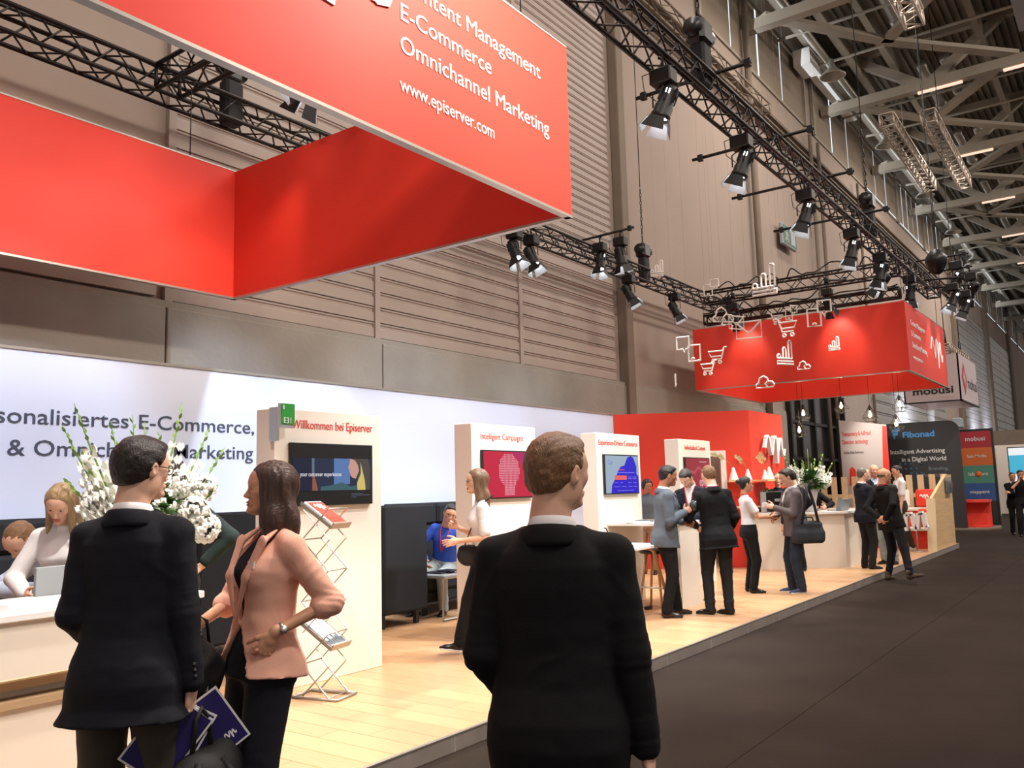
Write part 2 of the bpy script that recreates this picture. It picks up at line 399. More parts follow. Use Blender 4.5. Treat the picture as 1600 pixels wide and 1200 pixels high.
def hair_field(H, style, s, vox, fem):
    F = Field(vox); P = lambda *a: H.pt(np.array(a)*s)
    def half(nrm, p0):
        n = H.vec(np.array(nrm)/np.linalg.norm(nrm)); c = P(*p0)
        return lambda X, Y, Z: (X-c[0])*n[0]+(Y-c[1])*n[1]+(Z-c[2])*n[2]
    vol = {'short': .008, 'crop': .004, 'thick': .013, 'long': .011, 'bun': .008, 'bald': .002, 'tied': .007, 'curly': .02}[style]
    F.u(p_el(P(-.016, 0, .030), (np.array((.099, .077, .091))+vol)*s, H.R))
    if style in ('short', 'thick'):
        F.u(p_el(P(.030, 0, .088), np.array((.062, .058, .032))*s, H.R), .02*s)
    if style != 'bald': F.u(p_el(P(-.055, 0, -.015), (np.array((.050, .060, .065))+vol*.6)*s, H.R), .02*s)
    F.cut(half((1, 0, -.80), (.070, 0, .070)), .010*s)          # forehead down to the ear
    if style in ('short', 'crop', 'thick'):
        F.cut(half((.25, 0, -1), (-.020, 0, -.045)), .012*s)
        for t in (-1, 1): F.sub(p_el(P(.004, .088*t, -.006), np.array((.024, .022, .036))*s, H.R), .006*s)
    elif style == 'bald':
        F.cut(half((0, 0, 1), (0, 0, .02)), .01*s); F.cut(half((.25, 0, -1), (-.020, 0, -.04)), .01*s)
    else: F.cut(half((.9, 0, -1), (.03, 0, -.05)), .02*s)
    if style == 'curly': F.u(p_el(P(-.04, 0, .01), np.array((.10, .10, .11))*s, H.R), .03*s); F.cut(half((1, 0, -.5), (.06, 0, .06)), .010*s)
    if style == 'bun': F.u(p_el(P(-.125, 0, .045), np.array((.038, .040, .036))*s, H.R), .012*s)
    if style == 'tied': F.u(p_el(P(-.115, 0, -.01), np.array((.028, .030, .04))*s, H.R), .012*s)
    for t in (-1, 1):                                           # brows
        F.u(p_rc(P(.083, .017*t, .0275), P(.072, .048*t, .026), .0035*s, .0022*s), 0)
    return F

def person(label, loc, heading, h=1.78, fem=False, vox=.010, hv=None, skin='skin_light', torso=(0, 0, 0), head=(0, 0, 0), arms=None, legs=None,
           hair='short', hairmat=None, top=None, jacket=None, legsw=None, shoes=None, glasses=None, lanyard=None, longhair=None, pelvis=(0, 0, 0),
           jaw=1., nose=1., wid=1., build_feet=True, tie=None, badge=None, name='person', group=None, hand_v=None, thick=1., nolegs=False, head_s=1.):
    """arms = {'L': (wrist, pole, hand dict), 'R': ...}; legs = {'L': (ankle, foot yaw, foot pitch), 'R': ...}; units of a 1.75 m figure, x forward, y left"""
    k = h/1.75; hv = hv or vox*.45; hand_v = hand_v or max(hv, .0032)
    rows = [(z, a*wid, b*wid, c) for z, a, b, c in (FEM if fem else MALE)]
    pel = np.array((0, 0, 0.))+pelvis; piv = np.array((0, 0, .95))
    RT = rotm(*torso); T = Fr(RT, pel+piv-RT @ piv)              # torso frame
    sh = .150 if fem else .172; sh *= wid
    nb = T.pt((-.018, 0, 1.47)); RH = rotm(*head)
    hc = nb+RT @ np.array((.008, 0, .060))+RH @ np.array((.028, 0, .105)); Hd = Fr(RH, hc)
    arms = arms or {}; legs = legs or {}; A = {}; L = {}
    for sd, t in (('L', 1), ('R', -1)):
        S = T.pt((-.012, sh*t, 1.385 if not fem else 1.38)); w, pole, hd = arms.get(sd, ((.03, .24*t, .80), (-1, .3*t, 0), {}))
        e, w = ik(S, w, .285, .262, pole); A[sd] = (S, e, w, hd)
        hip = pel+RT @ np.array((0, .088*t, 0))+np.array((0, 0, .905))
        an, fy, fp = legs.get(sd, ((-.01, .11*t, .085), .12*t, 0.)); kn, an = ik(hip, an, .425, .405, (1, .15*t, 0)); L[sd] = (hip, kn, an, fy, fp)
    sk = MATS[skin]; lip = MATS['lips_'+('f' if fem else 'm')]
    # --- body: torso, arms and legs, then head and hands at a finer grid, all one mesh
    B = Field(max(vox, .010)); B.u(p_loft(T, rows, -.012, z0=.885))
    for sd, t in (('L', 1), ('R', -1)):
        S, e, w, hd = A[sd]; B.u(p_rc(T.pt((-.015, .05*t, 1.435)), S, .03, .045), .03); B.u(p_rc(S, e, .045 if not fem else .038, .037 if not fem else .031), .02); B.u(p_rc(e, w, .038 if not fem else .032, .026 if not fem else .022), .01)
        if not nolegs:
            hip, kn, an, fy, fp = L[sd]; B.u(p_rc(hip, kn, .080, .052), .03); B.u(p_rc(kn+(0, 0, 0), an, .050, .036), .01)
            fx = np.array((math.cos(fy)*math.cos(fp), math.sin(fy)*math.cos(fp), -math.sin(fp))); B.u(p_rc(an+fx*-.02-(0, 0, .045), an+fx*.10-(0, 0, .056), .026, .016), .01)
    B.u(p_rc(nb, T.pt((-.02, 0, 1.40)), .05, .06), .02)
    Vs, Fs, Mi = [], [], []; n = 0
    def push(V, F, mi=0):
        nonlocal n
        Vs.append(V*k); Fs.append(F+n); Mi.append(np.full(len(F), mi) if np.isscalar(mi) else mi); n += len(V)
    V, F = B.mesh(); push(V, F)
    Hf = Field(hv); head_ops(Hf, Hd, fem, head_s, jaw, nose); V, F = Hf.mesh()
    c = (V[F].mean(1)-hc) @ RH/head_s; mi = ((c[:, 0] > .082) & (abs(c[:, 1]) < .0235-.25*abs(c[:, 2]+.062)) & (c[:, 2] < -.0515) & (c[:, 2] > -.0735)).astype(int)
    push(V, F, mi)
    for sd, t in (('L', 1), ('R', -1)):
        S, e, w, hd = A[sd]
        if hd.get('none'): continue
        x = (w-e)/np.linalg.norm(w-e)
        if 'dir' in hd: x = np.array(hd['dir'], float); x /= np.linalg.norm(x)
        up = np.array(hd.get('back', (0, t, .2)), float); z = up-x*(up @ x); z /= np.linalg.norm(z); y = np.cross(z, x)
        # thumb side: +y*ts
        ts = hd.get('thumb_side', -t if False else t*(-1)) 
        Q = Field(hand_v); hand_ops(Q, Fr(np.stack([x, y, z], 1), w+x*.018), ts, hd.get('curl', .45), hd.get('spread', .04), hd.get('thumb', .4), .93 if fem else 1.03)
        xf = (w-e)/np.linalg.norm(w-e); Q.u(p_rc(w-xf*.08, w, .027 if not fem else .024, .025 if not fem else .0215), .015)
        V, F = Q.mesh(); push(V, F)
    rz = heading
    root = mesh_np(name, np.concatenate(Vs), np.concatenate(Fs), None, None, True, [sk, lip], np.concatenate(Mi), loc)
    root.rotation_euler = (0, 0, rz); tag(root, label, 'person', group)
    def part(nm, Fd, mat, disp=None, sm=0, label=None):
        V, F = Fd.mesh()
        if sm: V = smooth(V, F, sm)
        if disp is not None: V = V+vnormals(V, F)*disp(V)[:, None]
        o = mesh_np(nm, V*k, F, mat, root, True)
        if label: o['label'] = label
        return o
    seed = sum(map(ord, label)) % 97
    def band(T, c, r0, r1, z0, z1, gap, th, dz):
        V, Fc = [], []; n = 28; m = 4
        for side, o in ((0, th), (1, 0)):
            for j in range(m+1):
                u = j/m
                for i in range(n+1):
                    a = gap+(2*math.pi-2*gap)*i/n; fr = .5+.5*math.cos(a); r = r0+(r1-r0)*u+o+.006*math.sin(u*3.1)
                    V.append(T.pt((c[0]+r*math.cos(a)*1.02, c[1]+r*math.sin(a), z0+(z1-z0)*u-fr*(.030 if dz > 0 else .02)*(.4+u*.6)+dz*fr*(u-.2))))
        q = (m+1)*(n+1)
        for side in (0, 1):
            for j in range(m):
                for i in range(n):
                    p = side*q+j*(n+1)+i; f = (p, p+1, p+n+2, p+n+1); Fc.append(f if side == 0 else f[::-1])
        for i in range(n): Fc.append((m*(n+1)+i, m*(n+1)+i+1, q+m*(n+1)+i+1, q+m*(n+1)+i)); Fc.append((q+i, q+i+1, i+1, i))
        for j in range(m):
            for i in (0, n): p = j*(n+1)+i; Fc.append((p, p+n+1, q+p+n+1, q+p))
        return np.array(V), np.array(Fc)
    def part2(nm, VF, mat): return mesh_np(nm, VF[0]*k, VF[1], mat, root, True)
    def folds(amp=1., js=(), wr=1.):
        def f(V):
            d = .0022*amp*vnoise(V*np.array((9, 9, 4.5))+seed)+.0012*amp*vnoise(V*22+seed)
            for J, ax, r, lam, a in js:
                ax = ax/np.linalg.norm(ax); q = V-J; x = q @ ax; w = np.exp(-((q*q).sum(1))/(r*r)); m = w > .02
                if not m.any(): continue
                o1 = np.cross(ax, (.3, .5, .2)); o1 /= np.linalg.norm(o1); o2 = np.cross(ax, o1); qm = q[m]
                p = np.stack([x[m]/lam*1.15+.9*vnoise(qm*8+seed), (qm @ o1)*7+seed, (qm @ o2)*7], 1)
                n = vnoise(p); d[m] += a*1.7*wr*w[m]*(1-2*np.abs(n))*.8
            return d
        return f
    def unit(a): return a/np.linalg.norm(a)
    arm_js = []
    for sd in 'LR':
        S, e, w, hd = A[sd]; arm_js += [(e, unit(w-S), .085, .030, .0035), (S*.5+e*.5, unit(e-S), .09, .05, .0022), (w*.85+e*.15, unit(w-e), .07, .026, .0026)]
    leg_js = []
    for sd in 'LR':
        hip, kn, an, fy, fp = L[sd]; leg_js += [(kn, np.array((.1, 0, 1.)), .11, .05, .0035), (an+np.array((0, 0, .06)), np.array((.15, 0, 1.)), .11, .042, .0055), (hip, np.array((.4, 0, 1.)), .10, .05, .003)]
    def sleeve(F, sd, r0, r1, r2, upto=1., sk=.02, cap=None):
        S, e, w, hd = A[sd]; t = 1 if sd == 'L' else -1; L1 = .285; L2 = .262; q = upto*(L1+L2)
        F.u(p_rc(T.pt((-.012, (sh-.08)*t, 1.405)), S, r0*.8, r0), sk); F.u(p_rc(T.pt((-.015, .045*t, 1.445)), S, .030, r0*.6), .03)
        if q <= L1: F.u(p_rc(S, S+(e-S)*q/L1, r0, r1), sk)
        else: F.u(p_rc(S, e, r0, r1), sk); F.u(p_rc(e, e+(w-e)*(q-L1)/L2, r1, r2), .012)
    # --- clothes
    if top:
        tm, ul = top['mat'], top.get('sleeve', 1.); off = top.get('off', .006); z0 = top.get('z0', .90)
        F = Field(vox); F.u(p_loft(T, rows, off, z0=z0, z1=top.get('z1', 1.475)))
        r = top.get('r', (.056, .046, .038) if not fem else (.049, .040, .031))
        if not (jacket and not top.get('force')) :
            for sd in 'LR': sleeve(F, sd, r[0], r[1], r[2], ul)
        if fem or top.get('bust'):
            for t in (-1, 1): F.u(p_el(T.pt((.075, .062*t, 1.27)), (.052, .055, .055), T.R), .04)
        part(top.get('name', 'shirt'), F, tm, folds(top.get('amp', 1.), arm_js), 1)
        if top.get('collar'):
            q = .066 if not fem else .058
            part2('collar', band(T, (-.020, 0), q+.010, q-.004, 1.440, 1.512 if not fem else 1.495, .42, .004, .012), top['collar'])
    if legsw and not nolegs:
        F = Field(vox); q = legsw.get('w', 1.)
        F.u(p_loft(T, rows, .010, z0=.84, z1=legsw.get('z1', 1.03))); F.u(p_el(pel+RT @ np.array((-.01, 0, 0))+(0, 0, .845), (.10, .11, .07)), .03)
        for sd in 'LR':
            hip, kn, an, fy, fp = L[sd]; lo = legsw.get('cut', 1.)
            F.u(p_rc(hip-(0, 0, .01), kn, .098*q, .072*q), .025); F.u(p_rc(kn, kn+(an-kn)*lo+np.array((-.004, 0, -.012)), .070*q, legsw.get('hem', .058)*q), .012)
        hz = min(L['L'][2][2], L['R'][2][2])
        part(legsw.get('name', 'trousers'), F, legsw['mat'], folds(1.3, leg_js), 1)
    elif legsw and nolegs:
        F = Field(vox); F.u(p_loft(T, rows, .010, z0=.80, z1=1.03))
        for sd in 'LR':
            hip, kn, an, fy, fp = L[sd]; F.u(p_rc(hip, kn, .098, .072), .025); F.u(p_rc(kn, an, .07, .058), .012)
        part('trousers', F, legsw['mat'], folds(1.3, leg_js), 1)
    if shoes and not nolegs:
        for sd, t in (('L', 1), ('R', -1)):
            hip, kn, an, fy, fp = L[sd]; R = rotm(fy, fp, 0); Q = Fr(R, an); F = Field(max(vox*.6, .005))
            F.u(p_rc(Q.pt((-.035, 0, -.045)), Q.pt((.02, 0, -.035)), .036, .036)); F.u(p_rc(Q.pt((.0, 0, -.045)), Q.pt((.12, 0, -.056)), .040, .030, Q.vec((0, 0, 1)), .8), .03); F.u(p_rc(Q.pt((.12, 0, -.060)), Q.pt((.165, -.004*t, -.064)), .034, .022, Q.vec((0, 0, 1)), .6), .02)
            F.u(p_rc(Q.pt((-.015, 0, -.02)), Q.pt((-.015, 0, .02)), .042, .040), .02)
            dn = Q.vec((0, 0, 1)); c0 = Q.pt((0, 0, -.082)); F.cut(lambda X, Y, Z: -((X-c0[0])*dn[0]+(Y-c0[1])*dn[1]+(Z-c0[2])*dn[2]))
            s_ = part('shoe', F, shoes['mat'], None, 1)
            G = Field(max(vox*.6, .005)); G.u(p_box(Q.pt((.065, 0, -.077)), (.11, .036, .007), R, .006)); G.sub(p_box(Q.pt((.045, 0, -.084)), (.018, .06, .006), R))
            V, Fc = G.mesh(); so = mesh_np('sole', V*k, Fc, shoes.get('sole', MATS['rubber']), s_, True)
    if jacket:
        jm = jacket['mat']; F = Field(vox); z0 = jacket.get('z0', .74); off = jacket.get('off', .020); fl = jacket.get('flare', .012)
        rj = [(z, a+(.010 if z < 1.0 else 0)+max(0, (.95-z))*fl*8, b+(.012 if z < 1.0 else 0)+max(0, .95-z)*fl*6, c) for z, a, b, c in rows]
        rj = [(z0-.01, rj[0][1]+fl, rj[0][2]+fl, rj[0][3])]+[q for q in rj if q[0] > z0]
        F.u(p_loft(T, rj, off, z0=z0, z1=1.475, ex=2.5))
        r = jacket.get('r', (.060, .055, .044) if not fem else (.052, .047, .041)); ul = jacket.get('sleeve', .985)
        for sd in 'LR': sleeve(F, sd, r[0]*thick, r[1]*thick, r[2], ul, .022)
        for t in (-1, 1): F.u(p_rc(T.pt((-.012, .05*t, 1.445)), T.pt((-.012, (sh+.005)*t, 1.405)), .034, .040, T.vec((0, 0, 1)), .85), .03)
        if fem:
            for t in (-1, 1): F.u(p_el(T.pt((.085, .064*t, 1.27)), (.055, .06, .06), T.R), .04)
        vz = jacket.get('v', 1.12); vw = jacket.get('vw', .075)
        if vz:
            a0 = T.pt((.16, 0, vz)); a1 = T.pt((.10, vw, 1.50)); a2 = T.pt((.10, -vw, 1.50))
            def wedge(X, Y, Z, T=T, vz=vz, vw=vw):
                x, y, z = X-T.t[0], Y-T.t[1], Z-T.t[2]; R = T.R
                lx = R[0, 0]*x+R[1, 0]*y+R[2, 0]*z; ly = R[0, 1]*x+R[1, 1]*y+R[2, 1]*z; lz = R[0, 2]*x+R[1, 2]*y+R[2, 2]*z
                w = vw*np.clip((lz-vz)/(1.46-vz), -.3, 1.2)
                lowopen = jacket.get('open', .0)
                w = np.maximum(w, np.clip((vz-lz)*lowopen, 0, .3))
                return np.maximum(abs(ly)-w, -lx+.01)
            c = T.pt((.1, 0, 1.1)); F.sub((wedge, c-.6, c+.6), .004)
        hole0, hole1 = T.pt((-.026, 0, 1.43)), T.pt((-.012, 0, 1.56)); F.sub(p_rc(hole0, hole1, .060 if not fem else .052, .074 if not fem else .066), .004)
        if jacket.get('vent'):
            F.sub(p_box(T.pt((-.16, 0, z0+.08)), (.09, .0045, .13), T.R))
        js = list(arm_js)+[(T.pt((-.11, 0, 1.05)), RT @ np.array((0, .3, 1.)), .16, .075, .0022), (T.pt((-.05, .15, 1.3)), unit(RT @ np.array((.2, 1, .6))), .09, .05, .003), (T.pt((-.05, -.15, 1.3)), unit(RT @ np.array((.2, -1, .6))), .09, .05, .003)]
        jo = part(jacket.get('name', 'jacket'), F, jm, folds(jacket.get('amp', 1.), js), 1)
        # collar band and lapels
        q = .078 if not fem else .068
        part2('jacket_collar', band(T, (-.026, 0), q+.022, q+.0, 1.425, 1.488 if not fem else 1.47, 1.35, .007, -.012), jacket.get('collarmat', jm))
        if vz:
            F = Field(max(.005, vox*.6))
            for t in (-1, 1):
                d1 = T.pt((.095, (vw*.95)*t, 1.405)); d2 = T.pt((.135, .014*t, vz+.03)); m1 = T.pt((.145, (vw*.62+.010)*t, (1.40+vz)*.5+.03))
                F.u(p_rc(T.pt((.02, .082*t, 1.465)), d1, .014, .030, T.vec((1, 0, .2)), .35), .01); F.u(p_rc(d1, m1, .030, .026, T.vec((1, 0, .1)), .35), .01); F.u(p_rc(m1, d2, .026, .009, T.vec((1, 0, .1)), .4), .01)
            part('lapel', F, jm)
        if jacket.get('buttons'):
            for sd in 'LR':
                S, e, w, hd = A[sd]; x = unit(w-e); o = unit(np.cross(x, np.array((1, 0, 0.))) if abs(x[0]) < .9 else np.array((0, 1., 0)))
                t = 1 if sd == 'L' else -1; out = unit(np.array((-.75, t*.6, 0))-x*(np.array((-.75, t*.6, 0)) @ x))
                for j in range(3):
                    c = (w-x*(.030+.022*j)+out*(r[2]+.003))*k; b = MB(); b.lathe([(.0, -.003), (.007, -.003), (.008, .001), (.006, .003), (0, .003)], (0, 0, 0), 10, axis=Vector(out).to_track_quat('Z', 'Y').to_matrix()); b.build('cuff_button', MATS['rubber'], root, loc=tuple(c))
    if hair and hair != 'none':
        F = hair_field(Hd, hair, head_s, hv*1.1, fem)
        if longhair:
            for a, b, ra, rb, fl in longhair:
                F.u(p_rc(hc+RH @ (np.array(a)*head_s) if len(a) == 3 else T.pt(a[:3]), hc+RH @ (np.array(b)*head_s) if len(b) == 3 else T.pt(b[:3]), ra, rb, RH @ np.array(fl), .55), .025)
        def hd_(V):
            q = (V-hc) @ RH
            if longhair: st = np.array((75, 75, 9))
            elif hair == 'curly': st = np.array((45, 45, 45))
            else: st = np.array((22, 110, 60))
            return (.0028 if hair != 'curly' else .008)*vnoise(q*st+seed)+.0018*vnoise(q*st*.4+3)
        V, Fc = F.mesh()
        if hv < .006: V = smooth(V, Fc, 1)
        V = V+vnormals(V, Fc)*hd_(V)[:, None]
        mesh_np('hair', V*k, Fc, hairmat, root, True)
    # --- eyes
    for t in (-1, 1):
        b = MB(); c = hc+RH @ (np.array((.0728, .031*t, .0035))*head_s)
        ax = Matrix(RH.tolist()) @ Vector((1, 0, 0)); q = ax.to_track_quat('Z', 'Y').to_matrix()
        b.lathe([(math.sin(a)*.0115*head_s*k, math.cos(a)*.0115*head_s*k) for a in np.linspace(3.1, .62, 7)], c*k, 12, 0, q)
        b.lathe([(math.sin(a)*.0118*head_s*k, math.cos(a)*.0118*head_s*k) for a in np.linspace(.62, .02, 4)], c*k, 12, 1, q)
        b.build('eye', [MATS['eye_white'], MATS['eye_iris']], root)
    if glasses:
        g = MB(); P = lambda *a: Vector((hc+RH @ (np.array(a)*head_s))*k); r0 = .0016 if vox > .008 else .0021
        for t in (-1, 1):
            pts = [P(.098-.004*abs(math.cos(a)), .033*t+.024*math.cos(a), .002+.018*math.sin(a)*(1 if abs(math.sin(a)) < .9 else .95)) for a in np.linspace(0, 2*math.pi, 17)[:-1]]
            g.tube(pts, r0*k, 6, close=True)
            g.tube([P(.093, .058*t, .008), P(.04, .077*t, .010), P(-.008, .084*t, .012), P(-.022, .083*t, -.006)], r0*k, 6)
        g.tube([P(.097, -.010, .004), P(.101, 0, .007), P(.097, .010, .004)], r0*k, 6); g.build('glasses', glasses, root)
    if lanyard:
        g = MB()
        for t in (-1, 1):
            pts = [T.pt(p)*k for p in ((-.075, .02*t, 1.485), (-.04, .072*t, 1.495), (.03, .068*t, 1.475), (.095, .048*t, 1.40), (.142, .022*t, 1.27), (.146, .006*t, 1.18))]
            if lanyard.get('back'): pts = [T.pt(p)*k for p in ((-.105, .0*t, 1.485), (-.085, .05*t, 1.49), (-.04, .080*t, 1.50), (.03, .075*t, 1.475), (.115, .05*t, 1.38), (.155, .02*t, 1.2))]
            g.tube(pts, .006*k, 6)
        g.build('lanyard', lanyard['mat'], root)
        if lanyard.get('badge'):
            b = MB(); c = T.pt((.155, 0, 1.12))*k; b.box(-.004, .004, -.035, .035, -.05, .05); b.build('badge', MATS['paper'], root, loc=tuple(c), rot=(0, 0, torso[0]))
    if badge is not None:
        b = MB(); b.box(-.003, .003, -.028, .028, -.015, .015); c = T.pt(badge)*k; b.build('name_badge', MATS['paper'], root, loc=tuple(c), rot=(0, -.2, torso[0]))
    root['_k'] = k
    return root, dict(A=A, L=L, T=T, H=Hd, k=k)
# ---------------------------------------------------------------- materials of the place
mk('carpet', lin(50, 42, 37), .95, spec=.1, bump=.5, bscale=90, var=.16, vscale=1.3)
mk('concrete', lin(150, 144, 134), .9, bump=.3, bscale=14, var=.16, vscale=.8)
mk('plaster', lin(158, 142, 130), .9, bump=.1, bscale=8, var=.05, vscale=.5)
mk('cladding', lin(166, 152, 142), .6, var=.05, vscale=1.)
mk('pillar_paint', lin(120, 106, 92), .8, var=.08, vscale=2.)
mk('steel_grey', lin(156, 146, 130), .7, var=.08, vscale=1.)
mk('deck', lin(136, 126, 110), .85, var=.12, vscale=.7)
mk('duct', lin(170, 164, 152), .35, metal=.6)
mk('white_paint', lin(236, 232, 226), .55); mk('white_gloss', lin(240, 240, 240), .25)
mk('white_banner', lin(208, 218, 238), .6); mk('cream_panel', lin(238, 228, 214), .5)
mk('red_panel', lin(226, 62, 46), .5, spec=.3); mk('red_wall', lin(222, 66, 50), .55, spec=.3); mk('red_inner', lin(200, 34, 24), .5, spec=.3)
mk('text_white', lin(246, 246, 246), .6); mk('text_slate', lin(62, 70, 88), .6); mk('text_red', lin(206, 60, 52), .6)
mk('alu', lin(176, 172, 164), .35, metal=.7); mk('black_metal', lin(22, 20, 20), .5, metal=.2); mk('black_plastic', lin(16, 16, 17), .4)
mk('truss_black', lin(34, 28, 26), .45, metal=.3); mk('truss_silver', lin(170, 156, 142), .45, metal=.6)
mk('kerb', lin(142, 132, 126), .6, var=.12, vscale=5.); mk('kerb_joint', lin(190, 185, 178), .7)
mk('sofa_grey', lin(42, 44, 47), .95, spec=.15, bump=.5, bscale=260, var=.06, vscale=6); mk('sofa_leg', lin(30, 28, 27), .5)
mk('pine', lin(226, 188, 138), .5, var=.10, vscale=2.2, stretch=(.6, 8, 8)); mk('oak', lin(190, 144, 96), .45, var=.10, vscale=3., stretch=(8, 8, 1)); mk('slat_wood', lin(228, 206, 168), .5, var=.06, vscale=3)
mk('wood_strip', lin(184, 158, 124), .5, var=.08, vscale=3, stretch=(1, 8, 8))
mk('glass_dark', lin(34, 32, 30), .15); mk('blind', lin(140, 126, 110), .85, var=.04, vscale=1.)
mk('daylight', (0, 0, 0), .5, emit=(.80, .90, 1.), estr=1.3); mk('louver', lin(150, 148, 146), .4, metal=.3)
mk('tube_lamp', (.8, .7, .6), .5, emit=(1., .66, .5), estr=.9); mk('lamp_lens', (1, 1, 1), .5, emit=(.95, .97, 1.), estr=22.)
mk('bulb', (1, .8, .5), .3, emit=(1., .74, .40), estr=4.)
mk('icon_white', lin(235, 228, 222), .45); mk('barn_inner', lin(190, 196, 200), .4, metal=.3)
mk('green_sign', lin(36, 150, 52), .5); mk('exit_green', lin(34, 92, 62), .5); mk('sign_grey', lin(150, 156, 160), .5)
mk('fib_black', lin(40, 38, 37), .7); mk('fib_blue', lin(58, 130, 190), .6); mk('fib_text', lin(205, 200, 194), .6); mk('fib_dim', lin(88, 98, 108), .6)
mk('bx_red', lin(160, 30, 44), .6); mk('bx_orange', lin(196, 98, 34), .6); mk('bx_green', lin(70, 132, 110), .6); mk('bx_blue', lin(40, 80, 136), .6)
mk('cube_white', lin(188, 174, 176), .7); mk('cube_black', lin(24, 22, 24), .6); mk('cube_red', lin(176, 30, 44), .6)
mk('banner_grey', lin(196, 182, 174), .7)
mk('leaf', lin(60, 104, 44), .6); mk('leaf_light', lin(120, 156, 70), .6); mk('petal', lin(244, 246, 236), .6); mk('petal_cream', lin(226, 224, 176), .6); mk('vase_white', lin(238, 238, 236), .3)
mk('blue_book', lin(40, 32, 96), .35); mk('bag_black', lin(20, 19, 21), .7, bump=.3, bscale=200); mk('bag_grey', lin(46, 50, 56), .8)
mk('clear', lin(200, 215, 220), .08, trans=.9)

# floorboards: the tone of each board comes from the object's own random number
def plank_mat():
    m = M('floorboard', lin(200, 158, 118), .34, var=.10, vscale=5., stretch=(9, 1.2, 1)); nt = m.node_tree; b = nt.nodes['Principled BSDF']
    src = b.inputs['Base Color'].links[0].from_socket; oi = nt.nodes.new('ShaderNodeObjectInfo'); r = nt.nodes.new('ShaderNodeMapRange')
    r.inputs['To Min'].default_value = .86; r.inputs['To Max'].default_value = 1.08; nt.links.new(oi.outputs['Random'], r.inputs['Value'])
    x = nt.nodes.new('ShaderNodeVectorMath'); x.operation = 'SCALE'; nt.links.new(src, x.inputs[0]); nt.links.new(r.outputs['Result'], x.inputs['Scale']); nt.links.new(x.outputs['Vector'], b.inputs['Base Color'])
    return m
MATS['plank'] = plank_mat()

def struct(o): o['kind'] = 'structure'; return o
# ---------------------------------------------------------------- floor of the hall and the booth's stage
b = MB(); b.box(-8, 120, -30, 9, -.1, 0); struct(b.build('floor', MATS['carpet']))
fl = bpy.data.objects['floor']
for i, y in enumerate((2.1, .1, -1.9, -3.9)):                                  # carpet seams
    b = MB(); b.box(-6, 110, y-.006, y+.006, 0, .003); b.build('carpet_seam', MATS['carpet'], fl)
Y0, Y1, XE = 3.65, 8.05, 22.9
st = struct(empty('floor_stage', (0, 0, 0)))
b = MB(); b.box(-3, XE, Y0, Y1, 0, .085); b.build('stage_body', MATS['black_metal'], st)
me = None; protos = {}
def plank(x, y, L):
    key = round(L, 2)
    if key not in protos:
        q = MB(); q.box(-.098, .098, 0, L-.004, .0, .018, bev=.002); protos[key] = q
    return protos[key]
rnd = random.Random(3); far = MB(); n = 0; pm = {}
x = .0; i = 0
while x < XE-.05:
    y = Y0+.004; first = True
    while y < Y1-.05:
        L = 1.35 if not first else (.45, .9, 1.35, .7)[i % 4]; first = False; L = min(L, Y1-y)
        if x < 18.4 and n < 296 and (x > 1.8):
            key = round(L, 2)
            if key not in pm: o = plank(x, y, L).build('plank', MATS['plank'], st); pm[key] = o.data
            else: o = bpy.data.objects.new('plank', pm[key]); COL.objects.link(o); o.parent = st
            o.location = (x+.1, y, S-.018); n += 1
        else: far.box(x+.002, x+.198, y, y+L-.004, S-.018, S)
        y += L
    x += .2; i += 1
o = far.build('plank_field', MATS['plank'], st); o['kind'] = 'stuff'
x = -.7
while x < XE:
    b = MB(); b.box(x, min(x+.994, XE), Y0-.012, Y0, 0, S-.004, bev=.002); b.build('kerb_tile', MATS['kerb'], st); b = MB(); b.box(x-.006, x, Y0-.0135, Y0-.001, 0, S-.004); b.build('kerb_joint', MATS['kerb_joint'], st); x += 1.
b = MB(); b.box(-1, XE, Y0-.016, Y0+.012, S-.004, S+.004); b.build('kerb_edge_trim', MATS['alu'], st)

# ---------------------------------------------------------------- hall wall
YW = 9.
wl = struct(empty('wall_left', (0, YW, 0)))
def W(b, name, mat): return b.build(name, mat, wl, loc=(0, -YW, 0))
b = MB(); b.box(-8, 110, YW+.02, YW+.4, 0, 19); W(b, 'wall_core', MATS['plaster'])
for x0, x1 in ((-8, -2.5), (-2.5, 5.5), (5.5, 9.0), (9.0, 16.4), (16.4, 27.)):
    b = MB(); b.box(x0+.01, x1-.01, YW-.12, YW+.02, 0, 3.82, bev=.01); W(b, 'concrete_slab', MATS['concrete'])
b = MB(); b.box(-8, 27, YW-.10, YW+.02, 3.82, 3.90); W(b, 'ledge', MATS['concrete'])
bd = {}
def board(x0, x1, z, hh, mat='cladding', y=YW):
    key = (round(x1-x0, 2), hh, mat)
    if key not in bd:
        L = x1-x0; prof = [(0, 0), (-.035, .02*hh), (-.035, .58*hh), (-.012, .66*hh), (-.012, .80*hh), (-.030, .86*hh), (-.030, .95*hh), (0, .97*hh)]
        q = MB(); q.prism(prof, 0, L, lambda u, v, w: (w, u, v)); o = q.build('cladding_board', MATS[mat], wl); bd[key] = o.data
    else: o = bpy.data.objects.new('cladding_board', bd[key]); COL.objects.link(o); o.parent = wl
    o.location = (x0, y-YW, z); return o
for x0, x1, zt in ((5.62, 8.90, 9.6), (9.02, 12.6, 12.6), (12.72, 16.2, 13.4)):
    z = 3.92
    while z < zt: hb_ = .235 if z < 6.4 or x0 < 12 else .17; board(x0, x1, z, hb_); z += hb_
for x in (5.56, 8.96, 12.66): b = MB(); b.box(x-.05, x+.05, YW-.06, YW+.02, 3.9, 13.6); W(b, 'seam_strip', MATS['cladding'])
for x0, x1 in ((-8, 5.4),):
    b = MB(); b.box(x0, x1, YW-.05, YW+.02, 3.95, 5.0); W(b, 'wall_panel', MATS['cladding'])
